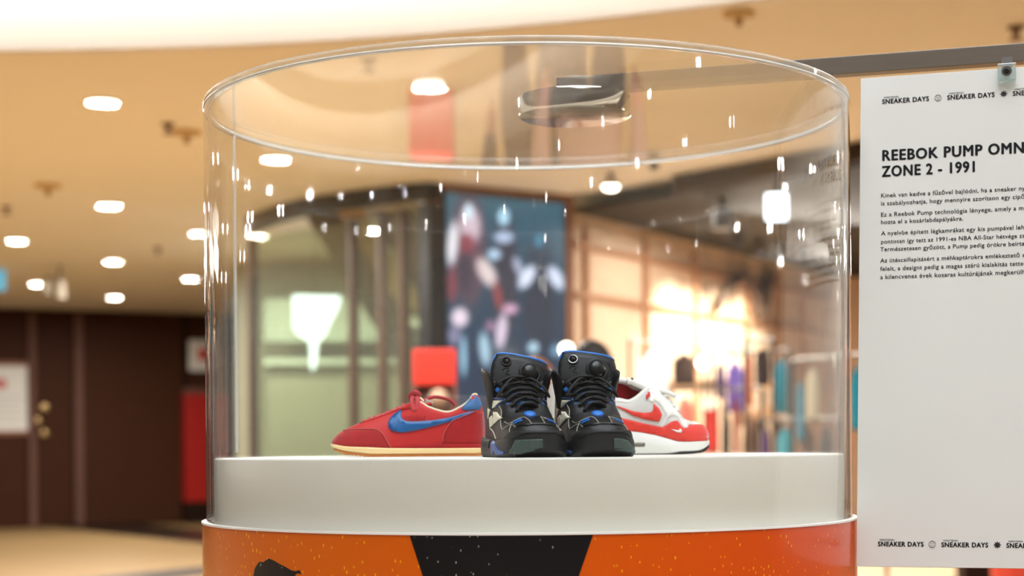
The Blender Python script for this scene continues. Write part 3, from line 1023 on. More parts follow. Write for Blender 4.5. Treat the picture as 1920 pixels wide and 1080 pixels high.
# fittings seen under the board
p = at(1832, 1070, 15)
t = thing('store_column', 'dark brown column below the white board', 'column', (p.x, p.y, 0))
MB().box((0, 0, 0.66), (0.30, 0.30, 1.30)).build('shaft', 'wood_dark', t, bevel=0.01)
MB().box((0, 0, 0.05), (0.34, 0.34, 0.07)).build('foot', 'black_metal', t, bevel=0.005)
p = at(1900, 1070, 14.2)
t = thing('red_bin', 'red store bin at the lower right under the board', 'bin', (p.x, p.y, 0))
MB().lathe([(0, 0.013), (0.17, 0.013), (0.20, 0.55), (0.21, 0.56), (0.19, 0.56), (0.17, 0.05), (0, 0.05)], 28).build('body', mat('bin_red', (200, 60, 40), 0.5), t, smooth='auto')
MB().lathe([(0.20, 0.55), (0.215, 0.56), (0.20, 0.575), (0.19, 0.56), (0.20, 0.55)], 28).build('rim', 'red_enamel', t, smooth='auto')

# ------------------------------------------------------------------ the display: drum, platform, clear case
DC = (0.029, 3.0)            # axis of the case
ZD, ZP, ZT = 1.1733, 1.2815, 1.888
RT, RD, RP = 0.560, 0.567, 0.546

def speckled(name, rgb_a, rgb_b, speck, dens, rough=0.28, coat=0.3):
    m = bpy.data.materials.new(name)
    m.use_nodes = True
    nt = m.node_tree
    b = nt.nodes['Principled BSDF']
    tc = nt.nodes.new('ShaderNodeTexCoord')
    sep = nt.nodes.new('ShaderNodeSeparateXYZ')
    nt.links.new(tc.outputs['Object'], sep.inputs[0])
    f = math_node(nt, 'MULTIPLY_ADD', sep.outputs[0], 0.85, 0.5)
    fcl = nt.nodes.new('ShaderNodeClamp')
    nt.links.new(f, fcl.inputs[0])
    mx = nt.nodes.new('ShaderNodeMix')
    mx.data_type = 'RGBA'
    mx.inputs[6].default_value = (*lin(rgb_a), 1)
    mx.inputs[7].default_value = (*lin(rgb_b), 1)
    nt.links.new(fcl.outputs[0], mx.inputs[0])
    mp = nt.nodes.new('ShaderNodeMapping')
    mp.inputs['Scale'].default_value = (1, 1, 0.45)
    nt.links.new(tc.outputs['Object'], mp.inputs[0])
    vo = nt.nodes.new('ShaderNodeTexVoronoi')
    vo.inputs['Scale'].default_value = 150
    nt.links.new(mp.outputs[0], vo.inputs['Vector'])
    nz = nt.nodes.new('ShaderNodeTexNoise')
    nz.inputs['Scale'].default_value = 9
    nt.links.new(tc.outputs['Object'], nz.inputs['Vector'])
    thr = math_node(nt, 'MULTIPLY', nz.outputs[0], dens)
    cmp_ = math_node(nt, 'LESS_THAN', vo.outputs['Distance'], thr)
    sepc = nt.nodes.new('ShaderNodeSeparateColor')
    nt.links.new(vo.outputs['Color'], sepc.inputs[0])
    pick = math_node(nt, 'LESS_THAN', sepc.outputs[0], 0.6)
    fac = math_node(nt, 'MULTIPLY', cmp_, pick)
    m2 = nt.nodes.new('ShaderNodeMix')
    m2.data_type = 'RGBA'
    nt.links.new(fac, m2.inputs[0])
    nt.links.new(mx.outputs[2], m2.inputs[6])
    m2.inputs[7].default_value = (*lin(speck), 1)
    nt.links.new(m2.outputs[2], b.inputs['Base Color'])
    b.inputs['Roughness'].default_value = rough
    b.inputs['Coat Weight'].default_value = coat
    b.inputs['Coat Roughness'].default_value = 0.08
    MATS[name] = m
    return m
speckled('wrap_orange', (226, 112, 8), (224, 72, 8), (255, 176, 30), 0.34)
speckled('wrap_black', (16, 17, 24), (16, 17, 24), (190, 190, 180), 0.26)

drum = thing('display_drum', 'big round plinth wrapped in orange print under the clear case', 'plinth', (DC[0], DC[1], 0))
MB().lathe([(0, 0), (RD - 0.03, 0), (RD - 0.03, 0.06), (RD - 0.004, 0.06), (RD - 0.004, ZD - 0.0), (0, ZD - 0.0)], 160).build('body', 'white_lacquer', drum, smooth='auto')
wrap = MB().lathe([(RD - 0.003, 0.062), (RD, 0.062), (RD, ZD - 0.0022), (RD - 0.003, ZD - 0.0022), (RD - 0.003, 0.062)], 200).build('printed_wrap', 'wrap_orange', drum, smooth='auto')
MB().lathe([(RD - 0.005, ZD - 0.002), (RD + 0.0012, ZD - 0.002), (RD + 0.0012, ZD + 0.0012), (RD - 0.005, ZD + 0.0012), (RD - 0.005, ZD - 0.002)], 200).build('top_lip', 'white_edge', drum, smooth='auto')

def tri_grid(poly, h):
    """fill a 2D outline with an even net of triangles"""
    P = [Vector(p) for p in poly]
    pts = []
    m = len(P)
    for i in range(m):
        a, b = P[i], P[(i + 1) % m]
        k = max(1, int(math.ceil((b - a).length / h)))
        pts += [a + (b - a) * (q / k) for q in range(k)]
    nb = len(pts)
    def inside(p):
        c = False
        for i in range(m):
            a, b = P[i], P[(i + 1) % m]
            if (a.y > p.y) != (b.y > p.y) and p.x < (b.x - a.x) * (p.y - a.y) / (b.y - a.y) + a.x:
                c = not c
        return c
    def far(p):
        return all((p - q).length > h * 0.45 for q in pts[:nb])
    x0, x1 = min(p.x for p in P), max(p.x for p in P)
    y0, y1 = min(p.y for p in P), max(p.y for p in P)
    r = 0
    y = y0 + h * 0.5
    while y < y1:
        x = x0 + h * (0.5 if r % 2 else 0.25)
        while x < x1:
            p = Vector((x, y))
            if inside(p) and far(p):
                pts.append(p)
            x += h
        y += h * 0.87
        r += 1
    out = delaunay_2d_cdt(pts, [], [list(range(nb))], 1, 1e-7)
    return [tuple(v) for v in out[0]], [tuple(f) for f in out[2]]

def drum_hit(px, py):
    r = ray(px, py)
    ox, oy = -DC[0], -DC[1]
    a = r.x ** 2 + r.y ** 2
    b = 2 * (ox * r.x + oy * r.y)
    c = ox * ox + oy * oy - RD * RD
    t = (-b - math.sqrt(b * b - 4 * a * c)) / (2 * a)
    p = r * t
    return math.atan2(p.x - DC[0], -(p.y - DC[1])) * RD, EYE + p.z
def drum_patch(name, pts, m, off=0.0004, world=False):
    poly = [drum_hit(*p) for p in pts] if not world else pts
    V, Fc = tri_grid(poly, 0.02)
    MB().add([((RD + off) * math.sin(s / RD), -(RD + off) * math.cos(s / RD), z) for s, z in V], Fc).build(name, m, wrap, smooth=True, recalc=False)
a, b = drum_hit(768, 1000), drum_hit(1112, 996)
c, d = drum_hit(794, 1080), drum_hit(1083, 1080)
ztp = ZD - 0.0024
k1, k2_ = (c[0] - a[0]) / (c[1] - a[1]), (d[0] - b[0]) / (d[1] - b[1])
zl = ZD - 0.20
drum_patch('black_print', [(a[0], ztp), (a[0] + k1 * (zl - ztp), zl), (b[0] + k2_ * (zl - ztp), zl), (b[0], ztp)], 'wrap_black', world=True)
# silhouette of a head of hair, going on below the picture
hair = [(475, 1082), (478, 1066), (484, 1056), (488, 1053), (494, 1054), (504, 1047), (512, 1050), (526, 1058), (536, 1063), (546, 1069), (554, 1071), (562, 1069), (566, 1076), (556, 1075), (552, 1082), (556, 1110), (548, 1140), (520, 1160), (492, 1150), (476, 1116)]
drum_patch('hair_print', hair, 'wrap_black', off=0.0005)

pl = MB().lathe([(0, ZD + 0.0005), (RP, ZD + 0.0005), (RP, ZP - 0.003), (RP - 0.001, ZP - 0.001), (RP - 0.003, ZP), (0, ZP)], 200, c=(DC[0], DC[1], 0)).build('white_platform', 'white_lacquer', smooth='auto')
tag(pl, 'round white platform inside the clear case carrying the shoes', 'platform')

case = thing('display_case', 'large clear acrylic cylinder case with lid over the shoes', 'display case', (DC[0], DC[1], ZD))
hT = ZT - ZD
TH = 0.008
MB().lathe([(RT, 0.0015), (RT, hT - 0.009), (RT - TH, hT - 0.009), (RT - TH, 0.0015), (RT, 0.0015)], 256).build('tube_wall', 'acrylic_tube', case, smooth='auto')
lid_ = MB().lathe([(0, hT - 0.0088), (RT - 0.002, hT - 0.0088), (RT - 0.002, hT), (0, hT)], 256).build('lid', 'acrylic_lid', case, smooth='auto')
MB().lathe([(RT - 0.0019, hT - 0.0088), (RT + 0.0006, hT - 0.0085), (RT + 0.0008, hT - 0.001), (RT, hT + 0.0001), (RT - 0.0019, hT)], 256).build('lid_edge', 'acrylic_edge', lid_, smooth=True, recalc=False)
MB().lathe([(RT - TH * 0.5, hT - 0.0125), (RT + 0.0010, hT - 0.0122), (RT + 0.0012, hT - 0.0098), (RT - TH - 0.001, hT - 0.0092), (RT - TH - 0.0016, hT - 0.0122), (RT - TH * 0.5, hT - 0.0125)], 256).build('glue_ring', 'acrylic_glue', case, smooth=True)
# glued vertical seam on the far wall
rr_ = ray(441, 550)
qa, qb, qc = rr_.x ** 2 + 1, -2 * (DC[0] * rr_.x + DC[1]), DC[0] ** 2 + DC[1] ** 2 - (RT - TH) ** 2
tq = (-qb + math.sqrt(qb * qb - 4 * qa * qc)) / (2 * qa)
a_s = math.atan2(tq - DC[1], rr_.x * tq - DC[0])
ss = Vector((math.cos(a_s) * (RT - TH), math.sin(a_s) * (RT - TH), 0))
MB().box((ss.x, ss.y, (hT + 0.11) / 2), (0.0045, 0.004, hT - 0.125), Matrix.Rotation(a_s + PI / 2, 3, 'Z')).build('seam', 'acrylic_glue', case)

# ------------------------------------------------------------------ steel bar with disc foot, board and clamp
YAW = math.radians(-17.44)
bd_d = Vector((math.cos(YAW), math.sin(YAW), 0))
q0 = at(1600, 104, 2.965)
bh, bdp = 0.031, 0.030
def along(px):
    r = ray(px, 120)
    n = Vector((-bd_d.y, bd_d.x, 0))
    t = (q0.x * n.x + q0.y * n.y) / (r.x * n.x + r.y * n.y)
    p = Vector((r.x * t, r.y * t, q0.z))
    return (p - q0).dot(bd_d)
s0, s1 = along(1046), 0.95
fr = thing('steel_frame', 'brushed steel bar on a polished disc foot resting over the case', 'steel bar', q0, YAW)
MB().box(((s0 + s1) / 2, bdp / 2, -bh / 2), (s1 - s0, bdp, bh)).build('crossbar', 'steel', fr, bevel=0.0012)
MB().box((s0 - 0.0012, bdp / 2, -bh / 2), (0.003, bdp * 0.98, bh * 0.98)).build('end_cap', 'black_metal', fr)
MB().box((s1 + 0.015, bdp / 2, -q0.z / 2), (0.03, 0.03, q0.z)).build('post', 'steel', fr, bevel=0.001)
MB().box((s1 + 0.015, bdp / 2, 0.006 - q0.z), (0.30, 0.30, 0.010)).build('foot_plate', 'steel', fr, bevel=0.002)
dcw = at(1078, 205, 3.06)
loc_ = Matrix.Rotation(-YAW, 3, 'Z') @ (Vector((dcw.x, dcw.y, 0)) - Vector((q0.x, q0.y, 0)))
zb = ZT + 0.0006 - q0.z
MB().lathe([(0, zb), (0.098, zb), (0.101, zb + 0.002), (0.101, zb + 0.034), (0.099, zb + 0.037), (0, zb + 0.037)], 96, c=(loc_.x, loc_.y, 0)).build('disc_foot', 'steel_polished', fr, smooth='auto')
MB().lathe([(0, zb + 0.036), (0.02, zb + 0.036), (0.02, -bh + 0.001), (0, -bh + 0.001)], 24, c=(loc_.x, loc_.y + (bdp / 2 - loc_.y) * 0.6, 0)).build('spigot', 'steel', fr, smooth='auto')

PIT = math.radians(-9.4006)
BM = Matrix.Rotation(YAW, 3, 'Z') @ Matrix.Rotation(PIT, 3, 'X') @ Matrix.Rotation(math.radians(-0.0522), 3, 'Y')
TL = at(1614, 147, 2.92622)
board = thing('info_board', 'white hanging board with sneaker text beside the clear case', 'board', TL)
board.rotation_euler = BM.to_euler()
BW, BH = 0.594, 0.841
MB().box((BW / 2, 0.0015, -BH / 2), (BW, 0.003, BH)).build('sheet', 'board_white', board, bevel=0.0003)
def uv(px, py):
    r = ray(px, py)
    n = BM @ Vector((0, 1, 0))
    o = TL - Vector((0, 0, EYE))
    t = o.dot(n) / r.dot(n)
    q = BM.transposed() @ (r * t - o)
    return q.x, q.z
def text2d(s, bold=0.0, space=1.0):
    cu = bpy.data.curves.new('t', 'FONT')
    cu.body = s
    cu.size = 1.0
    cu.resolution_u = 3
    cu.space_character = space
    ob = bpy.data.objects.new('t', cu)
    COL.objects.link(ob)
    dg = bpy.context.evaluated_depsgraph_get()
    me = bpy.data.meshes.new_from_object(ob.evaluated_get(dg))
    V = [(v.co.x, v.co.y) for v in me.vertices]
    Fc = [tuple(p.vertices) for p in me.polygons]
    bpy.data.objects.remove(ob)
    bpy.data.curves.remove(cu)
    bpy.data.meshes.remove(me)
    return V, Fc
def print_text(name, s, a, b, m='ink', bold=0.0, cap=None, y=-0.0005, space=1.0):
    """a: picture point of the baseline start, b: end of the string on the same line; cap: capital height in px"""
    V0, F0 = text2d(s, 0, space)
    V, Fc = [], []
    for dx, dz in (((0, 0),) if not bold else ((-bold, 0), (bold, 0), (0, -bold * 0.6), (0, bold * 0.6), (-bold * 0.7, bold * 0.5), (bold * 0.7, -bold * 0.5))):
        n0 = len(V)
        V += [(x + dx, z + dz) for x, z in V0]
        Fc += [tuple(i + n0 for i in f) for f in F0]
    xs = [v[0] for v in V]
    x0_, x1_ = min(xs), max(xs)
    A, B = uv(*a), uv(*b)
    k = (B[0] - A[0]) / (x1_ - x0_)
    kz = k
    if cap:
        T = uv(a[0], a[1] - cap)
        kz = (T[1] - A[1]) / 0.73
    sl = (B[1] - A[1]) / (B[0] - A[0])
    mb = MB().add([(A[0] + (x - x0_) * k, y, A[1] + z * kz + (x - x0_) * k * sl) for x, z in V], Fc)
    return mb.build(name, m, board, merge=False, recalc=False)
def base(px, py0, slope_px):
    return (px, py0)
def line(name, s, px0, py0, px1, **kw):
    # the lines of print run parallel to the sheet's top edge
    u0, z0_ = uv(px0, py0)
    # find the row at px1 that keeps the same height on the sheet
    lo, hi = py0 - 60, py0 + 60
    for _ in range(40):
        mid = (lo + hi) / 2
        if uv(px1, mid)[1] > z0_:
            lo = mid
        else:
            hi = mid
    return print_text(name, s, (px0, py0), (px1, (lo + hi) / 2), **kw)
line('heading', 'REEBOK PUMP OMNI', 1654, 301.5, 1929, bold=0.042, cap=20.5, space=1.12)
line('heading', 'ZONE 2 - 1991', 1653, 331.5, 1828, bold=0.042, cap=20.5, space=1.12)
rows = [('Kinek van kedve a fűzővel bajlódni, ha a sneaker ny', 370.5, 1922), ('is szabályozhatja, hogy mennyire szorítson egy cipő', 385.5, 1921),
        ('Ez a Reebok Pump technológia lényege, amely a m', 406.5, 1919), ('hozta el a kosárlabdapályákra.', 420.5, 1806),
        ('A nyelvbe épített légkamrákat egy kis pumpával leh', 441.5, 1920), ('pontosan így tett az 1991-es NBA All-Star hétvége zs', 457, 1921),
        ('Természetesen győzött, a Pump pedig örökre beírta', 471.5, 1921), ('Az ütéscsillapításért a méhkaptárokra emlékeztető s', 492.5, 1921),
        ('felelt, a designt pedig a magas szárú kialakítás tette', 508, 1919), ('a kilencvenes évek kosaras kultúrájának megkerülh', 523.5, 1922)]
for s, y0, x1_ in rows:
    line('body_text', s, 1652 if y0 < 460 else 1650.5, y0, x1_, bold=0.012, space=1.06)
def logo_row(y0, xs, smiles, stars, slope):
    for x0_, x1_ in xs:
        yy = y0 + (x0_ - xs[0][0]) * slope
        line('logo_text', 'SNEAKER DAYS', x0_, yy, x1_, bold=0.042, cap=9.0, space=1.1)
        line('logo_small_text', 'WESTEND', x0_ + 3, yy - 10.4, x0_ + 31, bold=0.01, cap=3.2)
    for sx_ in smiles:
        yy = y0 - 5 + (sx_ - xs[0][0]) * slope
        cu = uv(sx_, yy)
        r = 0.0053
        MB().tube([(cu[0] + r * math.cos(2 * PI * i / 28), -0.0004, cu[1] + r * math.sin(2 * PI * i / 28)) for i in range(28)], 0.00045, 5, close=True).build('smile_outline', 'ink_grey', board)
        for e in (-1, 1):
            MB().lathe([(0, -0.0006), (0.0007, -0.0005), (0.0007, 0)], 8, c=(cu[0] + e * 0.0018, 0, cu[1] + 0.0013), axis='Y').build('smile_eye', 'ink', board)
        MB().tube([(cu[0] + 0.0022 * math.cos(a), -0.0004, cu[1] + 0.0026 * math.sin(a)) for a in [PI * (1.15 + 0.7 * i / 8) for i in range(9)]], 0.0003, 5).build('smile_mouth', 'ink_grey', board)
    for sx_ in stars:
        yy = y0 - 5 + (sx_ - xs[0][0]) * slope
        cu = uv(sx_, yy)
        poly = [(cu[0] + (0.0062 if i % 2 == 0 else 0.0034) * math.cos(PI * i / 8), cu[1] + (0.0062 if i % 2 == 0 else 0.0034) * math.sin(PI * i / 8)) for i in range(16)]
        MB().prism(poly, -0.0005, 0.0, lambda a, b, c: (a, c, b)).build('star_mark', 'ink', board)
logo_row(195, [(1654, 1742), (1776, 1865), (1899, 1988)], [1759], [1882], -0.062)
logo_row(1024, [(1646, 1732), (1765, 1853), (1887, 1976)], [1748], [1870], 0.012)
# clamp
pc = at(1888, 139, 2.80)
cu = uv(1888, 140)
cl = thing('board_clamp', 'small clear square clamp with black screw holding the board', 'clamp', TL + BM @ Vector((cu[0], -0.008, cu[1])))
cl.rotation_euler = BM.to_euler()
cs = 0.030
MB().box((0, 0, 0), (cs, 0.013, cs)).build('block', 'clamp_clear', cl, bevel=0.0015)
MB().box((0, 0.0135, cs * 0.55), (cs * 0.6, 0.003, cs * 1.1)).build('hanger_plate', 'steel', cl)
MB().lathe([(0, -0.0105), (0.0042, -0.0105), (0.005, -0.009), (0.005, -0.0062), (0, -0.0062)], 24, axis='Y').build('screw', 'screw_black', cl, smooth='auto')
MB().lathe([(0.005, -0.0085), (0.0085, -0.0085), (0.0085, -0.0066), (0.005, -0.0066), (0.005, -0.0085)], 24, axis='Y').build('washer', 'steel_polished', cl, smooth='auto')

# ------------------------------------------------------------------ shoes
mat('nylon_red', (194, 26, 24), 0.62, var=0.08, scale=90, bump=0.25, bump_scale=900, sheen=0.08)
mat('suede_red', (166, 15, 20), 0.9, var=0.22, scale=40, bump=0.25, bump_scale=500, sheen=0.15)
mat('seam_red', (206, 92, 84), 0.7)
mat('dark_red', (110, 22, 24), 0.8)
mat('leather_blue', (14, 88, 150), 0.4, var=0.06)
mat('tab_blue', (60, 110, 165), 0.55, var=0.08)
mat('cream', (246, 232, 200), 0.65, var=0.04)
mat('midsole_cream', (250, 218, 158), 0.6, var=0.06, scale=20)
mat('gum', (200, 124, 52), 0.6, var=0.12, scale=60)
mat('lace_pink', (190, 66, 72), 0.8, var=0.12, scale=150, bump=0.3, bump_scale=600)
mat('lining_red', (170, 20, 24), 0.8, var=0.1)
mat('label_grey', (190, 190, 178), 0.7)
mat('leather_black', (10, 10, 12), 0.33, var=0.15, scale=60, bump=0.15, bump_scale=350)
mat('nubuck_black', (11, 10, 12), 0.5, var=0.2, scale=50, bump=0.2, bump_scale=300)
mat('rubber_black', (13, 14, 17), 0.55, var=0.15, scale=40)
mat('rubber_matte', (22, 23, 25), 0.65, var=0.12, scale=60)
mat('insert_green', (66, 82, 78), 0.55, var=0.12, scale=50)
mat('blue_vivid', (26, 110, 200), 0.45, var=0.08)
mat('blue_deep', (50, 88, 156), 0.5, var=0.1)
mat('lace_black', (10, 10, 11), 0.75, var=0.1, scale=200, bump=0.3, bump_scale=700)
mat('piping_grey', (150, 146, 134), 0.6)
mat('logo_cream', (232, 228, 204), 0.5, var=0.05)
mat('eyelet_metal', (150, 156, 160), 0.25, 0.9)
mat('white_leather', (238, 235, 230), 0.5, var=0.04, scale=60)
mat('mesh_grey', (214, 210, 205), 0.75, var=0.08, scale=200, bump=0.25, bump_scale=900)
mat('red_bright_suede', (226, 52, 36), 0.75, var=0.08, scale=60, bump=0.2, bump_scale=500, sheen=0.3)
mat('midsole_white', (242, 241, 236), 0.55, var=0.02)
mat('outsole_dark', (34, 32, 32), 0.7)
mat('air_window', (120, 112, 100), 0.15, var=0.2)
mat('lace_white', (240, 238, 232), 0.8, var=0.05, scale=200, bump=0.3, bump_scale=700)

def upper_grid(outline, fb, ft, fg, ex=0.85, nv=16, n=8, ft_far=None, far=1):
    """outline: half plan (x, w) from toe to heel; returns rows per side of points"""
    out = cr(outline, n)
    sides = {}
    for sd in (-1, 1):
        rows = []
        for x, wv in out:
            wv = max(wv, 0.0)
            b = fb(x)
            t = (ft_far if (ft_far and sd == far) else ft)(x)
            g = min(max(fg(x), 0.0), wv)
            row = []
            for k in range(nv + 1):
                ph = k / nv * PI / 2
                y = g + (wv - g) * math.cos(ph) ** ex if k < nv else g
                row.append((x, sd * y, b + (t - b) * math.sin(ph) ** ex))
            rows.append(row)
        sides[sd] = rows
    return sides

def build_upper(name, sides, m, m_in, parent, th=0.0035):
    mb = MB()
    for sd, rows in sides.items():
        nv = len(rows[0])
        V = [p for r in rows for p in r]
        Fc = []
        for i in range(len(rows) - 1):
            for k in range(nv - 1):
                q = (i * nv + k, i * nv + k + 1, (i + 1) * nv + k + 1, (i + 1) * nv + k)
                Fc.append(q if sd < 0 else q[::-1])
        mb.add(V, Fc)
    o = mb.build(name, m, parent, smooth=True)
    o.data.materials.append(MATS[m_in])
    bm = bmesh.new()
    bm.from_mesh(o.data)
    bvh = BVHTree.FromBMesh(bm)
    # outward normals: the side face at y > 0 must look to +y
    s = sum(f.normal.y * f.calc_center_median().y for f in bm.faces)
    if s < 0:
        bmesh.ops.reverse_faces(bm, faces=bm.faces[:])
        bm.to_mesh(o.data)
    bm.free()
    md = o.modifiers.new('thick', 'SOLIDIFY')
    md.thickness = th
    md.offset = -1
    md.material_offset = 1
    md.material_offset_rim = 0
    return o, bvh

def build_sole(name, outline, fzb, fzt, m, parent, flare=((0, 0.97), (0.15, 1.0), (0.85, 1.0), (1.0, 0.97)), n=8):
    out = cr(outline, n)
    ring = [(x, max(wv, 0)) for x, wv in out]
    full = [(x, wv) for x, wv in ring] + [(x, -wv) for x, wv in ring[-2:0:-1]]
    m_ = len(full)
    xc = (ring[0][0] + ring[-1][0]) / 2
    V, Fc = [], []
    for f, s in flare:
        for x, y in full:
            zb_, zt_ = fzb(x), fzt(x)
            V.append((xc + (x - xc) * (1 - (1 - s) * 0.35), y * s, zb_ + (zt_ - zb_) * f))
    for j in range(len(flare) - 1):
        for i in range(m_):
            k = (i + 1) % m_
            Fc.append((j * m_ + i, j * m_ + k, (j + 1) * m_ + k, (j + 1) * m_ + i))
    nr = len(ring)
    for j in (0, len(flare) - 1):
        for i in range(nr - 1):
            a_, b_ = i, i + 1
            a2, b2 = (m_ - i) % m_, (m_ - i - 1) % m_
            Fc.append(tuple(dict.fromkeys((j * m_ + a_, j * m_ + b_, j * m_ + b2, j * m_ + a2))))
    Fc = [f for f in Fc if len(f) > 2]
    o = MB().add(V, Fc).build(name, m, parent, smooth='auto')
    bm = bmesh.new()
    bm.from_mesh(o.data)
    bvh = BVHTree.FromBMesh(bm)
    bm.free()
    return o, bvh

def cast(bvhs, o, d):
    best = None
    for b in bvhs:
        h = b.ray_cast(Vector(o), Vector(d))
        if h[0] is not None and (best is None or h[3] < best[3]):
            best = h
    return best

def patch(name, poly, frame, bvhs, m, parent, off=0.0012, h=0.006, th=0.0012):
    """lay a flat outline on a surface; frame(a, b) -> (origin, direction)"""
    V, Fc = tri_grid(poly, h)
    P = []
    _, d0 = frame(0, 0)
    d0 = Vector(d0)
    for a, b in V:
        o, d = frame(a, b)
        hit = cast(bvhs, o, d)
        if hit is None:
            P.append(None)
            continue
        nn = hit[1] if hit[1].dot(Vector(d)) < 0 else -hit[1]
        P.append(hit[0] + nn * off)
    Fc = [f for f in Fc if all(P[i] is not None for i in f)]
    Fc = [f for f in Fc if max((P[f[0]] - P[f[1]]).length, (P[f[1]] - P[f[2]]).length, (P[f[2]] - P[f[0]]).length) < h * 4]
    if not Fc:
        return None
    n = sum(((P[f[1]] - P[f[0]]).cross(P[f[2]] - P[f[0]]).dot(d0) for f in Fc))
    if n > 0:
        Fc = [f[::-1] for f in Fc]
    used = sorted({i for f in Fc for i in f})
    idx = {i: k for k, i in enumerate(used)}
    o = MB().add([P[i] for i in used], [tuple(idx[i] for i in f) for f in Fc]).build(name, m, parent, smooth=True, merge=False, recalc=False)
    md = o.modifiers.new('thick', 'SOLIDIFY')
    md.thickness = th
    md.offset = -1
    return o

def strip(name, pts, frame, bvhs, m, parent, r=0.0008, off=0.0008, n=6, flat=1.0):
    P = []
    for a, b in pts:
        o, d = frame(a, b)
        hit = cast(bvhs, o, d)
        if hit is None:
            continue
        nn = hit[1] if hit[1].dot(Vector(d)) < 0 else -hit[1]
        P.append(hit[0] + nn * off)
    if len(P) > 1:
        MB().tube(P, r, n, flat=flat).build(name, m, parent, smooth=True)

def collar_line(sides, x0, x1, sd):
    return [Vector(r[-1]) for r in sides[sd] if x0 <= r[-1][0] <= x1]

# ---- red running shoe, toe to the left
KR = 3.02 / F / 6.0
rs = thing('red_shoe', 'red nylon running shoe with blue swoosh, toe to the left', 'shoe', (0, 0, 0))
tr_ = at(621.7, 856, 3.045)
rs.location = (tr_.x, tr_.y, ZP)
rx = lambda zx: (zx - 130) * KR
rz = lambda zy: (936 - zy) * KR
rp = lambda pts: [(rx(a), rz(b)) for a, b in pts]
side_m = lambda a, b: ((a, -0.2, b), (0, 1, 0))
Lr = rx(1875)
outl = [(0, 0), (0.002, 0.014), (0.012, 0.027), (0.035, 0.040), (0.07, 0.047), (0.11, 0.046), (0.15, 0.041), (0.19, 0.037), (0.23, 0.036), (0.255, 0.031), (0.268, 0.018), (Lr, 0)]
fb = itp(rp([(130, 800), (300, 840), (600, 862), (850, 872), (1400, 876), (1875, 876)]))
ft = itp(rp([(130, 775), (160, 722), (240, 652), (460, 547), (700, 462), (880, 392), (1030, 322), (1140, 322), (1250, 385), (1450, 440), (1600, 385), (1700, 310), (1752, 240), (1815, 275), (1850, 420), (1875, 640)]))
fg = itp([(rx(130), 0), (rx(880), 0), (rx(960), 0.006), (rx(1040), 0.012), (rx(1140), 0.022), (rx(1300), 0.027), (rx(1600), 0.024), (rx(1750), 0.016), (rx(1830), 0.008), (rx(1875), 0)])
sd_r = upper_grid(outl, fb, ft, fg)
up, ubvh = build_upper('upper', sd_r, 'nylon_red', 'lining_red', rs)
sole_out = [(-0.001, 0), (0.0015, 0.016), (0.012, 0.030), (0.035, 0.043), (0.07, 0.050), (0.11, 0.049), (0.15, 0.044), (0.19, 0.041), (0.23, 0.040), (0.258, 0.034), (0.272, 0.020), (rx(1882), 0)]
build_sole('midsole', sole_out, itp(rp([(122, 800), (160, 830), (300, 868), (500, 893), (700, 905), (1740, 906), (1885, 906)])), itp(rp([(122, 780), (300, 815), (600, 830), (850, 840), (1400, 845), (1885, 845)])), 'midsole_cream', rs)
ro_, _ = build_sole('outsole', [(x + (0.004 if x < 0.01 else 0), wv * 0.985) for x, wv in sole_out], itp(rp([(122, 845), (220, 878), (300, 903), (500, 925), (700, 935), (1600, 936), (1885, 930)])), itp(rp([(122, 800), (160, 832), (300, 870), (500, 894), (700, 906), (1720, 907), (1800, 880), (1885, 845)])), 'gum', rs)
for i in range(34):
    x = rx(300 + i * 46)
    wv = float(np.interp(x, [p[0] for p in sole_out], [p[1] for p in sole_out]))
    MB().box((x, -wv * 0.97, 0.0012 + max(0, 0.006 - x * 0.09)), (0.0036, 0.006, 0.0024)).build('tread', 'gum', ro_)
B_r = [ubvh]
patch('toe_overlay', rp([(128, 790), (150, 735), (185, 690), (225, 648), (300, 636), (480, 626), (620, 626), (690, 646), (740, 690), (785, 765), (828, 838), (600, 834), (300, 818), (170, 796)]), side_m, B_r, 'suede_red', rs, off=0.001)
strip('toe_seam', cr(rp([(240, 642), (340, 632), (480, 626), (620, 626), (690, 646), (740, 690), (785, 765), (826, 832)]), 6), side_m, B_r, 'seam_red', rs, r=0.0007, off=0.0016)
patch('foxing', rp([(835, 845), (980, 818), (1140, 800), (1350, 786), (1870, 786), (1870, 848), (1300, 848)]), side_m, B_r, 'suede_red', rs, off=0.0008)
patch('heel_counter', rp([(1398, 788), (1412, 700), (1445, 625), (1505, 548), (1600, 500), (1780, 425), (1852, 440), (1873, 640), (1870, 790)]), side_m, B_r, 'suede_red', rs, off=0.0012)
strip('heel_seam', cr(rp([(1400, 775), (1413, 695), (1445, 625), (1505, 548), (1600, 503), (1780, 424)]), 6), side_m, B_r, 'seam_red', rs, r=0.0007, off=0.0018)
sw = [(942, 418), (905, 432), (860, 462), (820, 502), (793, 555), (795, 600), (828, 642), (888, 662), (960, 667), (1060, 652), (1200, 622), (1400, 572), (1560, 524), (1700, 470), (1778, 426), (1690, 440), (1600, 468), (1500, 500), (1300, 532), (1100, 545), (1000, 543), (958, 520), (936, 488), (936, 450)]
patch('swoosh', rp(sw), side_m, B_r, 'leather_blue', rs, off=0.0022, th=0.0018)
patch('heel_tab', rp([(1612, 404), (1700, 312), (1740, 256), (1775, 258), (1812, 292), (1850, 402), (1852, 432), (1780, 412), (1690, 424), (1622, 416)]), side_m, B_r, 'tab_blue', rs, off=0.0015)
patch('eyestay_edge', rp([(460, 552), (700, 470), (880, 402), (1030, 368), (1032, 378), (885, 412), (705, 480), (464, 560)]), side_m, B_r, 'dark_red', rs, off=0.0008)
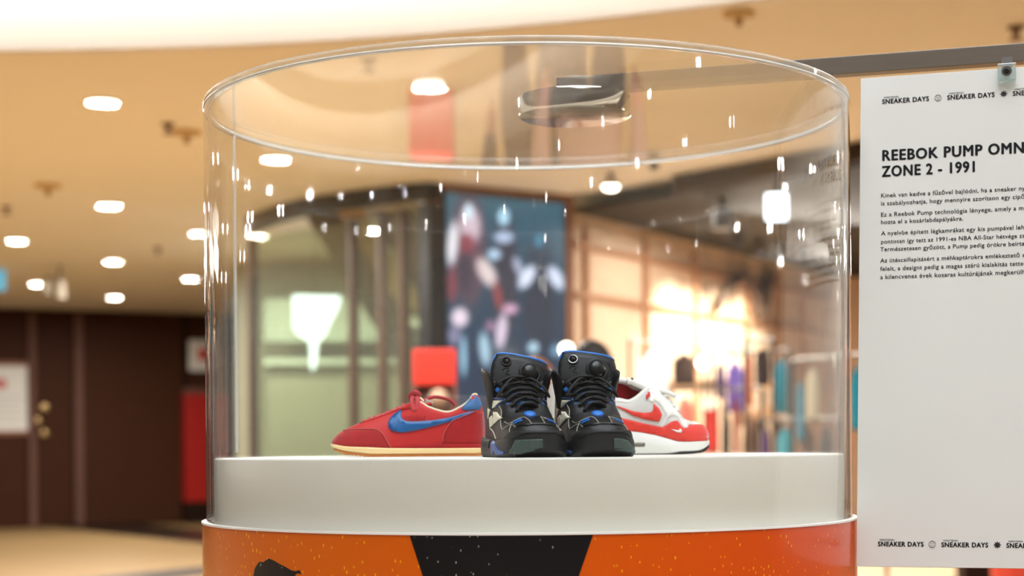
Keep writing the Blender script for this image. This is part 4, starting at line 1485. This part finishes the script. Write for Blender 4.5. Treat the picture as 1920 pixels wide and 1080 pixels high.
patch('eyestay', rp([(500, 536), (700, 464), (880, 396), (1020, 340), (1090, 345), (1110, 420), (1040, 400), (900, 412), (720, 478), (520, 545)]), side_m, B_r, 'nylon_red', rs, off=0.0016)
for i in range(11):   # gathered nylon folds behind the swoosh tip
    x = 985 + i * 22
    strip('fold', cr(rp([(x, 478), (x - 6, 505), (x - 10, 528)]), 4), side_m, B_r, 'suede_red', rs, r=0.0008, off=0.0)
# collar binding on both sides
for sd in (-1, 1):
    pts = collar_line(sd_r, rx(1125), rx(1790), sd)
    MB().tube(pts, 0.0022, 8).build('collar_binding', 'cream', rs, smooth=True)
# tongue and its label
mb = MB()
V = []
tg = cr([(rx(960), rz(372)), (rx(1040), rz(318)), (rx(1150), rz(285)), (rx(1275), rz(270))], 5)
for i, (x, z) in enumerate(tg):
    for j in range(9):
        y = -0.021 + 0.042 * j / 8
        V.append((x, y, z - 0.006 - 9 * y * y))
mb.add(V, [(i * 9 + j, i * 9 + j + 1, i * 9 + j + 10, i * 9 + j + 9) for i in range(len(tg) - 1) for j in range(8)])
o = mb.build('tongue', 'nylon_red', rs, smooth=True)
md = o.modifiers.new('t', 'SOLIDIFY'); md.thickness = 0.005
MB().box((rx(1240), -0.004, rz(338)), (0.014, 0.026, 0.012), Matrix.Rotation(0.35, 3, 'Y')).build('tongue_label', 'label_grey', rs, bevel=0.001)
# laces over the vamp
for i in range(8):
    zx = 515 + i * 64
    x = rx(zx)
    zt = ft(x)
    MB().tube(cr([(x + 0.003, -0.017, zt - 0.0060), (x, -0.010, zt - 0.0012), (x - 0.002, 0, zt + 0.0006), (x, 0.010, zt - 0.0012), (x + 0.003, 0.017, zt - 0.0060)], 5), 0.0040, 8, flat=0.5).build('lace', 'lace_pink', rs, smooth=True)
MB().tube(cr([(rx(1045), -0.004, rz(300)), (rx(1040), -0.012, rz(245)), (rx(1085), -0.016, rz(212)), (rx(1130), -0.012, rz(240)), (rx(1085), -0.010, rz(268)), (rx(1050), -0.012, rz(262))], 6), 0.0050, 8, flat=0.7).build('lace_knot', 'lace_pink', rs, smooth=True)
MB().tube(cr([(rx(1060), -0.014, rz(250)), (rx(1052), -0.026, rz(320)), (rx(1062), -0.030, rz(385)), (rx(1085), -0.032, rz(410)), (rx(1108), -0.030, rz(380)), (rx(1118), -0.026, rz(320)), (rx(1105), -0.015, rz(262))], 6), 0.0040, 8, flat=0.6).build('lace_loop', 'lace_pink', rs, smooth=True)
MB().tube(cr([(rx(1120), 0.010, rz(300)), (rx(1200), 0.018, rz(288)), (rx(1290), 0.022, rz(258)), (rx(1400), 0.026, rz(272)), (rx(1490), 0.030, rz(310)), (rx(1528), 0.030, rz(360))], 6), 0.0045, 8, flat=0.7).build('lace_loop', 'lace_pink', rs, smooth=True)
MB().tube(cr([(rx(1110), -0.008, rz(235)), (rx(1150), -0.012, rz(280)), (rx(1185), -0.016, rz(318))], 6), 0.0020, 8).build('lace_end', 'cream', rs, smooth=True)

# ---- white and red shoe, toe to the right
KW = 3.07 / F / 6.355
wsx = lambda zx: (1260 - zx) * KW
wsz = lambda zy: (986 - zy) * KW
wp = lambda pts: [(wsx(a), wsz(b)) for a, b in pts]
wt = at(1130 + 1260 / 6.355, 854, 3.07)
wh = thing('white_shoe', 'white and red running shoe with red swoosh, toe to the right', 'shoe', (wt.x, wt.y, ZP), PI)
side_p = lambda a, b: ((a, 0.2, b), (0, -1, 0))
Lw = 0.292
outw = [(0, 0), (0.002, 0.016), (0.012, 0.031), (0.035, 0.044), (0.07, 0.050), (0.11, 0.048), (0.15, 0.042), (0.20, 0.038), (0.25, 0.036), (0.277, 0.030), (0.288, 0.016), (Lw, 0)]
fbw = itp(wp([(1260, 830), (1000, 860), (870, 856), (760, 828), (600, 782), (430, 752), (340, 742)]) + [(0.2, wsz(732)), (Lw, wsz(722))])
ftw = itp(wp([(1260, 790), (1248, 712), (1225, 668), (1180, 636), (1100, 605), (1000, 575), (940, 530), (880, 452), (800, 372), (720, 300), (640, 235), (560, 205), (520, 222), (450, 280), (390, 330), (300, 372), (180, 352)]) + [(0.20, wsz(330)), (0.24, wsz(230)), (0.268, wsz(120)), (0.284, wsz(140)), (Lw, wsz(400))])
ftw_far = itp(wp([(1260, 790), (1248, 712), (1225, 668), (1180, 636), (1100, 605), (1000, 575), (940, 530), (880, 452), (800, 372), (720, 300), (640, 235), (560, 205), (500, 190), (440, 185), (380, 160), (320, 120), (200, 90)]) + [(0.20, wsz(95)), (0.24, wsz(110)), (0.268, wsz(120)), (0.284, wsz(140)), (Lw, wsz(400))])
fgw = itp([(0, 0), (wsx(860), 0.0), (wsx(800), 0.008), (wsx(640), 0.014), (wsx(540), 0.020), (wsx(400), 0.026), (wsx(180), 0.026), (0.25, 0.020), (0.28, 0.008), (Lw, 0)])
sd_w = upper_grid(outw, fbw, ftw, fgw, ft_far=ftw_far, far=-1)
uw, wbvh = build_upper('upper', sd_w, 'mesh_grey', 'lining_red', wh, th=0.006)
solw = [(-0.002, 0), (0.001, 0.018), (0.012, 0.034), (0.035, 0.047), (0.07, 0.053), (0.11, 0.051), (0.15, 0.046), (0.20, 0.043), (0.25, 0.042), (0.28, 0.036), (0.293, 0.020), (0.297, 0)]
zbm = itp(wp([(1275, 860), (1200, 920), (1100, 948), (900, 955), (800, 970), (500, 975)]) + [(0.30, 0.002)])
o, mbvh = build_sole('midsole', solw, zbm, itp(wp([(1275, 810), (1000, 832), (870, 827), (760, 794), (600, 746), (430, 716), (340, 706)]) + [(0.2, wsz(696)), (0.30, wsz(680))]), 'midsole_white', wh, flare=((0, 0.95), (0.12, 1.0), (0.5, 1.0), (0.9, 0.98), (1.0, 0.94)))
build_sole('outsole', [(x, wv * 0.97) for x, wv in solw], itp(wp([(1275, 890), (1200, 955), (1100, 975), (800, 986), (500, 986)]) + [(0.30, 0.0)]), itp(wp([(1275, 858), (1200, 922), (1100, 950), (900, 957), (800, 972), (500, 977)]) + [(0.30, 0.004)]), 'outsole_dark', wh)
patch('toe_bumper', wp([(1268, 800), (1250, 850), (1225, 895), (1180, 935), (1138, 950), (1145, 962), (1190, 955), (1245, 905), (1275, 850)]), side_p, [mbvh], 'red_bright_suede', wh, off=0.0012)
Bw = [wbvh]
patch('mudguard', wp([(1262, 826), (1000, 836), (870, 830), (760, 800), (600, 752), (430, 722), (330, 712), (200, 705), (-100, 700), (-100, 520), (150, 545), (270, 568), (480, 622), (690, 668), (745, 630), (800, 600), (862, 590), (885, 615), (905, 648), (935, 682), (988, 682), (1005, 640), (1100, 640), (1172, 641), (1225, 690), (1252, 752)]), side_p, Bw, 'red_bright_suede', wh, off=0.0016)
patch('white_overlay', wp([(690, 664), (745, 560), (800, 530), (860, 535), (890, 570), (915, 620), (940, 676), (985, 676), (1000, 636), (1172, 637), (1100, 607), (1000, 578), (940, 534), (885, 460), (800, 380), (720, 310), (640, 245), (560, 215), (530, 240), (520, 330), (560, 380), (610, 350), (680, 420), (720, 500), (740, 540), (700, 620), (670, 662)]), side_p, Bw, 'white_leather', wh, off=0.0010)
patch('swoosh', wp([(585, 388), (650, 448), (682, 522), (650, 597), (600, 595), (480, 572), (352, 530), (200, 440), (60, 400), (60, 385), (210, 428), (350, 478), (480, 498), (556, 490), (585, 458)]), side_p, Bw, 'red_bright_suede', wh, off=0.0022)
patch('small_swoosh', wp([(778, 690), (830, 700), (878, 708), (888, 700), (880, 684), (897, 690), (914, 716), (897, 736), (850, 726)]), side_p, Bw, 'white_leather', wh, off=0.0028, h=0.003)
patch('eyestay_tag', wp([(505, 290), (525, 282), (530, 258), (552, 256), (550, 300), (528, 308), (524, 338), (504, 336)]), side_p, Bw, 'red_bright_suede', wh, off=0.003, h=0.003)
patch('air_window', wp([(395, 843), (470, 843), (485, 865), (470, 893), (395, 893), (330, 890), (330, 846)]), side_p, [mbvh], 'air_window', wh, off=0.0006)
for sd in (-1, 1):
    pts = [Vector(r[-1]) for r in sd_w[sd] if wsx(545) <= r[-1][0] <= 0.282]
    MB().tube(pts, [0.0045 + 0.002 * math.sin(PI * i / max(1, len(pts) - 1)) for i in range(len(pts))], 10).build('collar_roll', 'white_leather', wh, smooth=True)
# tongue
V = []
tg = cr([(wsx(760), wsz(330)), (wsx(620), wsz(215)), (wsx(480), wsz(140)), (wsx(350), wsz(78)), (wsx(300), wsz(66))], 5)
for i, (x, z) in enumerate(tg):
    hw = 0.020 + 0.006 * i / len(tg)
    for j in range(9):
        y = -hw + 2 * hw * j / 8
        V.append((x, y, z - 8 * y * y))
o = MB().add(V, [(i * 9 + j, i * 9 + j + 1, i * 9 + j + 10, i * 9 + j + 9) for i in range(len(tg) - 1) for j in range(8)]).build('tongue', 'white_leather', wh, smooth=True)
md = o.modifiers.new('t', 'SOLIDIFY'); md.thickness = 0.008
MB().box((wsx(352), 0.012, wsz(120)), (0.004, 0.014, 0.014)).build('tongue_label', 'outsole_dark', wh, bevel=0.001)
for i in range(6):
    zx = 860 - i * 52
    x = wsx(zx)
    zt = ftw(x)
    MB().tube(cr([(x - 0.004, 0.019, zt - 0.007), (x - 0.001, 0.012, zt + 0.001), (x, 0, zt + 0.004), (x - 0.001, -0.012, zt + 0.001), (x - 0.004, -0.019, zt - 0.007)], 5), 0.0046, 8, flat=0.65).build('lace', 'lace_white', wh, smooth=True)
MB().tube(cr([(wsx(640), 0.004, wsz(225)), (wsx(700), 0.012, wsz(235)), (wsx(780), 0.016, wsz(258)), (wsx(868), 0.018, wsz(300))], 6), 0.0052, 8, flat=0.75).build('lace_loop', 'lace_white', wh, smooth=True)
MB().tube(cr([(wsx(640), 0.010, wsz(235)), (wsx(690), 0.022, wsz(320)), (wsx(740), 0.024, wsz(375)), (wsx(700), 0.024, wsz(380)), (wsx(640), 0.018, wsz(290))], 6), 0.0045, 8, flat=0.75).build('lace_loop', 'lace_white', wh, smooth=True)

# ---- black high-top pair, toes to the viewer
def black_shoe(label, px, D, yaw, flip):
    t = thing('black_high_top', label, 'shoe', (0, 0, 0), PI / 2 + yaw, group='pair of black high tops')
    p = at(px, 857, D)
    t.location = (p.x, p.y, ZP)
    S = 1 if flip else -1     # side of the pump ball
    L = 0.285
    ol = [(0.004, 0), (0.007, 0.020), (0.018, 0.034), (0.045, 0.0435), (0.085, 0.0465), (0.125, 0.043), (0.17, 0.040), (0.225, 0.038), (0.262, 0.031), (0.278, 0.016), (L, 0)]
    fb_ = lambda x: 0.014
    ft_ = itp([(0.004, 0.036), (0.014, 0.048), (0.035, 0.056), (0.062, 0.062), (0.085, 0.074), (0.11, 0.090), (0.135, 0.106), (0.155, 0.122), (0.175, 0.128), (0.21, 0.122), (0.25, 0.130), (0.272, 0.128), (L, 0.09)])
    fg_ = itp([(0, 0), (0.078, 0), (0.088, 0.010), (0.11, 0.018), (0.14, 0.024), (0.17, 0.030), (0.22, 0.030), (0.26, 0.022), (0.278, 0.01), (L, 0)])
    sd = upper_grid(ol, fb_, ft_, fg_, ex=0.72)
    u, bv = build_upper('upper', sd, 'nubuck_black', 'leather_black', t, th=0.005)
    so = [(-0.004, 0), (-0.0015, 0.020), (0.008, 0.036), (0.03, 0.048), (0.075, 0.0525), (0.12, 0.049), (0.17, 0.046), (0.225, 0.045), (0.266, 0.038), (0.284, 0.02), (0.290, 0)]
    sole_o, sbv = build_sole('outsole', so, itp([(-0.004, 0.009), (0.01, 0.004), (0.03, 0.0), (0.3, 0.0)]), itp([(-0.004, 0.030), (0.04, 0.028), (0.1, 0.026), (0.2, 0.030), (0.3, 0.034)]), 'rubber_black', t,
                        flare=((0, 0.93), (0.12, 0.985), (0.45, 1.0), (0.8, 0.985), (1.0, 0.95)))
    # rubber toe bumper wrapping up over the front
    bo = [(-0.006, 0), (-0.0035, 0.019), (0.006, 0.033), (0.026, 0.044), (0.05, 0.047), (0.058, 0.030), (0.060, 0)]
    bump_o, bbv = build_sole('toe_bumper', bo, itp([(-0.006, 0.012), (0.06, 0.012)]), itp([(-0.006, 0.0385), (0.02, 0.040), (0.045, 0.036), (0.06, 0.030)]), 'rubber_matte', t,
                        flare=((0, 0.98), (0.3, 1.0), (0.75, 0.985), (0.93, 0.95), (1.0, 0.90)))
    front = lambda a, b: ((-0.2, a, b), (1, 0, 0))
    Bs = [bbv, sbv]
    # grey-green insert on the bumper, lower on the outer side
    patch('bumper_insert', [(S * 0.002, 0.0275), (S * -0.036, 0.0265), (S * -0.044, 0.0060), (S * -0.030, 0.0055), (S * -0.012, 0.012), (S * 0.002, 0.0145)] if not flip else
          [(-0.008, 0.0275), (-0.008, 0.0115), (-0.026, 0.009), (-0.044, 0.006), (-0.0455, 0.010), (-0.030, 0.0245), (-0.020, 0.0275)], front, Bs, 'insert_green', bump_o, off=0.0012, h=0.004)
    if not flip:
        patch('bumper_insert', [(0.004, 0.0275), (0.030, 0.0260), (0.044, 0.010), (0.034, 0.0055), (0.010, 0.011)], front, Bs, 'insert_green', bump_o, off=0.0011, h=0.004)
    strip('bumper_rib', cr([(-0.040, 0.030), (-0.024, 0.0365), (0.0, 0.0375), (0.024, 0.0365), (0.040, 0.030)], 6), front, Bs, 'rubber_black', bump_o, r=0.0014, off=0.0004)
    # side panels of the sole (outer side is +y)
    sp = lambda a, b: ((a, 0.2, b), (0, -1, 0))
    sn = lambda a, b: ((a, -0.2, b), (0, 1, 0))
    for fr_ in (sp, sn):
        patch('sole_flash', [(0.142, 0.021), (0.118, 0.0255), (0.090, 0.0235), (0.060, 0.012), (0.032, 0.009), (0.036, 0.005), (0.075, 0.004), (0.098, 0.012), (0.112, 0.006), (0.126, 0.004), (0.136, 0.012)], fr_, [sbv], 'blue_deep', sole_o, off=0.0012, h=0.005)
        patch('sole_rand', [(0.155, 0.027), (0.22, 0.029), (0.23, 0.018), (0.16, 0.014)], fr_, [sbv], 'rubber_matte', sole_o, off=0.0012, h=0.006)
        # cream vector stripes on the flank
        patch('side_stripe', [(0.175, 0.090), (0.113, 0.087), (0.140, 0.079), (0.180, 0.074), (0.200, 0.061), (0.203, 0.076)], fr_, [bv], 'logo_cream', t, off=0.0018, h=0.005)
        patch('side_stripe', [(0.150, 0.071), (0.120, 0.070), (0.087, 0.060), (0.115, 0.055), (0.147, 0.051)], fr_, [bv], 'logo_cream', t, off=0.0018, h=0.005)
        patch('side_stripe', [(0.187, 0.062), (0.163, 0.066), (0.153, 0.060), (0.152, 0.050), (0.182, 0.047)], fr_, [bv], 'logo_cream', t, off=0.0018, h=0.005)
        strip('stripe_edge', cr([(0.175, 0.092), (0.145, 0.092), (0.112, 0.088), (0.138, 0.078)], 6), fr_, [bv], 'blue_deep', t, r=0.0012, off=0.001)
        strip('flank_piping', cr([(0.182, 0.046), (0.150, 0.040), (0.118, 0.029)], 6), fr_, [bv], 'logo_cream', t, r=0.0011, off=0.0006)
        strip('flank_piping', cr([(0.03, 0.045), (0.05, 0.05), (0.07, 0.043), (0.085, 0.05), (0.10, 0.07), (0.12, 0.08)], 6), fr_, [bv], 'piping_grey', t, r=0.0008, off=0.0006)
    top = lambda a, b: ((b, a, 0.3), (0, 0, -1))
    # overlays and piping on the toe box
    patch('toe_overlay', [(-0.030, 0.028), (-0.016, 0.016), (0.016, 0.016), (0.030, 0.028), (0.034, 0.052), (0.016, 0.058), (-0.016, 0.058), (-0.034, 0.052)], top, [bv], 'leather_black', t, off=0.0016, h=0.006)
    for s in (-1, 1):
        strip('toe_piping', cr([(s * 0.010, 0.016), (s * 0.011, 0.034), (s * 0.013, 0.056)], 6), top, [bv], 'piping_grey', t, r=0.0008, off=0.0019)
        strip('toe_piping', cr([(s * 0.013, 0.056), (s * 0.028, 0.052), (s * 0.035, 0.058), (s * 0.038, 0.075)], 6), top, [bv], 'piping_grey', t, r=0.0007, off=0.0016)
        strip('toe_piping', cr([(s * 0.040, 0.030), (s * 0.037, 0.042), (s * 0.031, 0.050), (s * 0.036, 0.060)], 6), top, [bv], 'piping_grey', t, r=0.0008, off=0.0012)
        for k in range(2):
            patch('blue_bar', [(s * (0.019), 0.034 + k * 0.008), (s * 0.031, 0.037 + k * 0.008), (s * 0.031, 0.040 + k * 0.008), (s * 0.019, 0.037 + k * 0.008)], top, [bv], 'blue_vivid', t, off=0.0028, h=0.004)
    # blue oval at the foot of the lacing
    MB().lathe([(0, 0.0035), (0.006, 0.003), (0.009, 0.0012), (0.0095, 0)], 20).build('blue_oval', 'blue_vivid', t, smooth=True).matrix_local = Matrix.Translation((0.072, 0, ft_(0.072) - 0.0005)) @ Matrix.Rotation(-0.45, 4, 'Y')
    # inner tongue under the laces
    V = []
    xs = [0.076 + 0.012 * i for i in range(8)]
    for x in xs:
        for j in range(9):
            y = -0.030 + 0.060 * j / 8
            V.append((x, y, ft_(x) - 0.004 - 7 * y * y))
    o = MB().add(V, [(i * 9 + j, i * 9 + j + 1, i * 9 + j + 10, i * 9 + j + 9) for i in range(7) for j in range(8)]).build('tongue_base', 'leather_black', t, smooth=True)
    o.modifiers.new('t', 'SOLIDIFY').thickness = 0.004
    for k, (x, hw) in enumerate(((0.098, 0.013), (0.122, 0.018))):
        MB().tube(cr([(x + 0.004, -hw - 0.006, ft_(x) - 0.004), (x, -hw * 0.5, ft_(x) + 0.0015), (x, hw * 0.5, ft_(x) + 0.0015), (x + 0.004, hw + 0.006, ft_(x) - 0.004)], 6), 0.0040, 8, flat=0.5).build('blue_trim', 'blue_vivid', t, smooth=True)
    # laces, eyelets
    for i in range(6):
        x = 0.088 + i * 0.0125
        hw = fg_(x) + 0.010
        z = ft_(x)
        jit = 0.003 * math.sin(i * 2.3 + px)
        MB().tube(cr([(x + 0.006 + jit, -hw, z - 0.003), (x - 0.001, -hw * 0.5, z + 0.005), (x - 0.003 - jit, 0, z + 0.0068), (x - 0.001, hw * 0.5, z + 0.005), (x + 0.006 - jit, hw, z - 0.003)], 6), 0.0034, 8, flat=0.65).build('lace', 'lace_black', t, smooth=True)
        MB().tube(cr([(x + 0.010, -hw, z + 0.002), (x + 0.003, -hw * 0.35, z + 0.009), (x - 0.006, hw * 0.45, z + 0.006), (x - 0.008, hw, z - 0.005)], 6), 0.0030, 8, flat=0.65).build('lace', 'lace_black', t, smooth=True)
        for s in (-1, 1):
            MB().box((x + 0.004, s * (hw + 0.002), z - 0.003), (0.006, 0.006, 0.006), Matrix.Rotation(s * 0.7, 3, 'X')).build('eyelet', 'blue_vivid' if i in (1, 4) else 'eyelet_metal' if i in (3, 5) else 'leather_black', t, bevel=0.001)
    for s in (-1, 1):   # loose loops of the bow
        MB().tube(cr([(0.145, s * 0.004, 0.120), (0.128, s * 0.016, 0.122), (0.115, s * 0.032, 0.108), (0.112, s * 0.040, 0.094), (0.122, s * 0.036, 0.100), (0.140, s * 0.018, 0.114)], 6), 0.0026, 8, flat=0.7).build('lace_loop', 'lace_black', t, smooth=True)
    # collar wings
    for s in (-1, 1):
        V, rows_ = [], 10
        for i in range(rows_):
            f = i / (rows_ - 1)
            z = 0.078 + 0.060 * (1 - (1 - f) ** 1.3)
            hwid = 0.026 * math.sin(PI * min(1, 0.28 + 0.72 * (1 - f) ** 0.6)) + 0.004
            xc_ = 0.165 + 0.004 * f
            yc_ = 0.038 + 0.013 * f ** 1.2
            for k in range(14):
                a_ = 2 * PI * k / 14
                V.append((xc_ + hwid * math.cos(a_), s * (yc_ + 0.0085 * math.sin(a_) * math.sqrt(max(0.02, 1 - f ** 3))), z + 0.004 * math.cos(a_)))
        Fc = [(i * 14 + k, i * 14 + (k + 1) % 14, (i + 1) * 14 + (k + 1) % 14, (i + 1) * 14 + k) for i in range(rows_ - 1) for k in range(14)] + [tuple(range(14)), tuple((rows_ - 1) * 14 + k for k in range(14))]
        MB().add(V, Fc).build('collar_wing', 'nubuck_black', t, smooth=True)
    # the tall tongue plate, leaning back
    TM = Matrix.Translation((0.150, 0.001, 0.110 if flip else 0.106)) @ Matrix.Rotation(math.radians(16), 4, 'Y') @ Matrix.Rotation(math.radians(8 if flip else 12), 4, 'X')
    poly = [(-0.036, 0.0), (0.036, 0.0), (0.043, 0.014), (0.0445, 0.034), (0.040, 0.049), (0.034, 0.053), (-0.034, 0.053), (-0.040, 0.049), (-0.0445, 0.034), (-0.043, 0.014)]
    V, Fc = tri_grid(cr(poly, 3, close=True), 0.008)
    curve = lambda y, z: 6.0 * y * y - 0.002 * math.sin(PI * z / 0.053)
    mb = MB().add([TM @ Vector((curve(y, z), y, z)) for y, z in V], Fc)
    o = mb.build('tongue_plate', 'rubber_black', t, smooth=True)
    plate = o
    o.modifiers.new('t', 'SOLIDIFY').thickness = 0.010
    o.modifiers['t'].offset = 0
    edge = cr([(-0.0445, 0.030), (-0.042, 0.046), (-0.035, 0.0545), (0.0, 0.0545), (0.035, 0.0545), (0.042, 0.048), (0.0435, 0.040)], 6)
    MB().tube([TM @ Vector((curve(y, z) + 0.001, y, z + 0.0015)) for y, z in edge], 0.0027, 8).build('tongue_rim', 'blue_vivid', plate, smooth=True)
    def on_t(y, z, h):
        return TM @ Vector((curve(y, z) - 0.005 - h, y, z))
    def dome(name, cy, cz, r, h, m, ring=False):
        V, Fc = [], []
        K = 24
        prof_ = [(r, 0), (r * 0.93, h * 0.45), (r * 0.72, h * 0.8), (r * 0.4, h * 0.96), (0.0005, h)] if not ring else [(r, -0.001), (r, h), (r * 0.72, h), (r * 0.70, -0.001)]
        for rr, hh in prof_:
            for k in range(K):
                a_ = 2 * PI * k / K
                V.append(on_t(cy + rr * math.cos(a_), cz + rr * math.sin(a_), hh))
        for i in range(len(prof_) - 1):
            for k in range(K):
                Fc.append((i * K + k, i * K + (k + 1) % K, (i + 1) * K + (k + 1) % K, (i + 1) * K + k))
        MB().add(V, Fc).build(name, m, plate, smooth=True)
    bs = -1                    # ball to the right in the picture, valve to the left
    dome('pump_ball', bs * 0.014, 0.029, 0.0150, 0.010, 'leather_black')
    dome('pump_ring', bs * 0.014, 0.029, 0.0185, 0.0025, 'rubber_black', True)
    dome('valve_ring', 0.026, 0.041, 0.0078, 0.003, 'eyelet_metal' if flip else 'rubber_matte', True)
    dome('valve_button', 0.026, 0.041, 0.0052, 0.004, 'screw_black')
    for pts in ([(-0.031, 0.044), (-0.036, 0.038), (-0.039, 0.030)], [(0.030, 0.026), (0.026, 0.030), (0.020, 0.028), (0.024, 0.022), (0.018, 0.020)], [(0.014, 0.014), (0.010, 0.017), (0.004, 0.014), (0.006, 0.010)], [(-0.028, 0.008), (-0.033, 0.014), (-0.036, 0.020)]):
        MB().tube([on_t(y, z, 0.0003) for y, z in cr(pts, 5)], 0.0011, 6).build('tongue_ridge', 'rubber_matte', plate, smooth=True)
    return t
black_shoe('left black high top, its cream stripes and blue flash in view', 1014, 2.525, math.radians(12), False)
black_shoe('right black high top, nearer the white shoe, with metal valve ring', 1140, 2.530, math.radians(9), True)

# ------------------------------------------------------------------ people in the mall
def person(label, px, D, h, hair_rgb, skin_rgb, top_rgb, leg_rgb, face):
    p = at(px, 800, D)
    t = thing('person', label, 'person', (p.x, p.y, 0), face)
    J = {'pelvis': (0, 0, .53, .078), 'waist': (0, 0, .62, .066), 'chest': (0, 0, .74, .082), 'neck0': (0, 0, .82, .04), 'neck': (0, -.005, .855, .030), 'jaw': (0, -.014, .885, .040), 'brow': (0, -.008, .93, .049), 'crown': (0, -.002, .965, .036)}
    E_l = [('pelvis', 'waist'), ('waist', 'chest'), ('chest', 'neck0'), ('neck0', 'neck'), ('neck', 'jaw'), ('jaw', 'brow'), ('brow', 'crown')]
    J['nose'] = (0, -.062, .908, .008)
    E_l.append(('brow', 'nose'))
    for s, n in ((-1, 'l'), (1, 'r')):
        J[n + 'sh'] = (s * .098, 0, .80, .040); J[n + 'el'] = (s * .128, .015, .63, .028); J[n + 'wr'] = (s * .122, -.035, .49, .018); J[n + 'pa'] = (s * .120, -.045, .455, .018)
        E_l += [('chest', n + 'sh'), (n + 'sh', n + 'el'), (n + 'el', n + 'wr'), (n + 'wr', n + 'pa')]
        for k in range(4):
            J[n + 'f%d' % k] = (s * .118, -.062 + .011 * k, .428, .0052); J[n + 'g%d' % k] = (s * .110, -.058 + .010 * k, .405 - .004 * (k in (1, 2)), .0045)
            E_l += [(n + 'pa', n + 'f%d' % k), (n + 'f%d' % k, n + 'g%d' % k)]
        J[n + 'th'] = (s * .100, -.072, .448, .0055)
        E_l.append((n + 'pa', n + 'th'))
        J[n + 'hp'] = (s * .048, 0, .50, .058); J[n + 'kn'] = (s * .052, -.008, .285, .038); J[n + 'an'] = (s * .052, .012, .05, .026); J[n + 'to'] = (s * .058, -.075, .022, .022)
        E_l += [('pelvis', n + 'hp'), (n + 'hp', n + 'kn'), (n + 'kn', n + 'an'), (n + 'an', n + 'to')]
    names = list(J)
    me = bpy.data.meshes.new('body')
    me.from_pydata([tuple(c * h for c in J[n][:3]) for n in names], [(names.index(a), names.index(b)) for a, b in E_l], [])
    ob = bpy.data.objects.new('body_tmp', me)
    COL.objects.link(ob)
    ob.modifiers.new('skin', 'SKIN')
    for i, n in enumerate(names):
        sv = me.skin_vertices[0].data[i]
        r = J[n][3] * h
        sv.radius = (r * (1.25 if n in ('chest', 'waist', 'pelvis') else 1.0), r * (0.8 if n in ('chest', 'waist') else 1.0))
        sv.use_root = (n == 'pelvis')
    ob.modifiers.new('sub', 'SUBSURF').levels = 1
    dg = bpy.context.evaluated_depsgraph_get()
    m2 = bpy.data.meshes.new_from_object(ob.evaluated_get(dg))
    bpy.data.objects.remove(ob)
    body = link('body', m2, mat('skin_%d' % skin_rgb[0], skin_rgb, 0.55), t, smooth=True)
    zmin = min(v.co.z for v in m2.vertices)
    for v in m2.vertices:
        v.co.z -= zmin
    m2.materials.append(mat('top_%d_%d_%d' % top_rgb, top_rgb, 0.8))
    m2.materials.append(mat('legs_%d_%d_%d' % leg_rgb, leg_rgb, 0.8))
    m2.materials.append(MATS['rubber_black'])
    for pl_ in m2.polygons:
        z = pl_.center.z / h
        pl_.material_index = 3 if z < 0.045 else 2 if z < 0.53 and abs(pl_.center.x) < .098 * h else 1 if 0.5 < z < 0.835 else 0
    # hair cap
    V, Fc = [], []
    n1, n2 = 24, 10
    for i in range(n2 + 1):
        el = PI / 2 * i / n2 * 1.25
        for k in range(n1):
            a_ = 2 * PI * k / n1
            back = 0.5 + 0.5 * math.sin(a_)        # +y is the back of the head
            e2 = el * (0.62 + 0.55 * back)
            V.append((.058 * h * math.sin(e2) * math.cos(a_), .002 * h + .066 * h * math.sin(e2) * math.sin(a_), .925 * h + .072 * h * math.cos(e2)))
    for i in range(n2):
        for k in range(n1):
            Fc.append((i * n1 + k, i * n1 + (k + 1) % n1, (i + 1) * n1 + (k + 1) % n1, (i + 1) * n1 + k))
    hr = MB().add(V, Fc).build('hair', mat('hair_%d_%d_%d' % hair_rgb, hair_rgb, 0.6, var=0.3, scale=60, stretch=(3, 3, 1)), t, smooth=True)
    hr.modifiers.new('t', 'SOLIDIFY').thickness = 0.008
    for s in (-1, 1):
        MB().lathe([(0.0085 * math.sin(PI * i / 8), 0.0085 * math.cos(PI * i / 8)) for i in range(9)], 12, c=(s * .018 * h, -.052 * h, .922 * h - zmin)).build('eye', 'paper_white', t, smooth=True)
        MB().lathe([(0.011 * math.sin(PI * i / 8), 0.026 * math.cos(PI * i / 8)) for i in range(9)], 12, c=(s * .052 * h, 0, .915 * h - zmin)).build('ear', mat('skin_%d' % skin_rgb[0], skin_rgb), t, smooth=True)
    MB().tube([(-.014 * h, -.050 * h, .886 * h - zmin), (0, -.056 * h, .884 * h - zmin), (.014 * h, -.050 * h, .886 * h - zmin)], 0.004, 6).build('mouth', mat('lips', (150, 80, 74), 0.5), t, smooth=True)
    return t
person('dark haired person in a pale coat behind the right black shoe', 1110, 8.0, 1.80, (34, 24, 22), (214, 150, 124), (205, 160, 140), (60, 55, 60), 0.0)
person('auburn haired person in dark clothes behind the black shoes', 1004, 8.6, 1.75, (176, 96, 42), (214, 160, 130), (52, 54, 66), (40, 42, 52), PI)
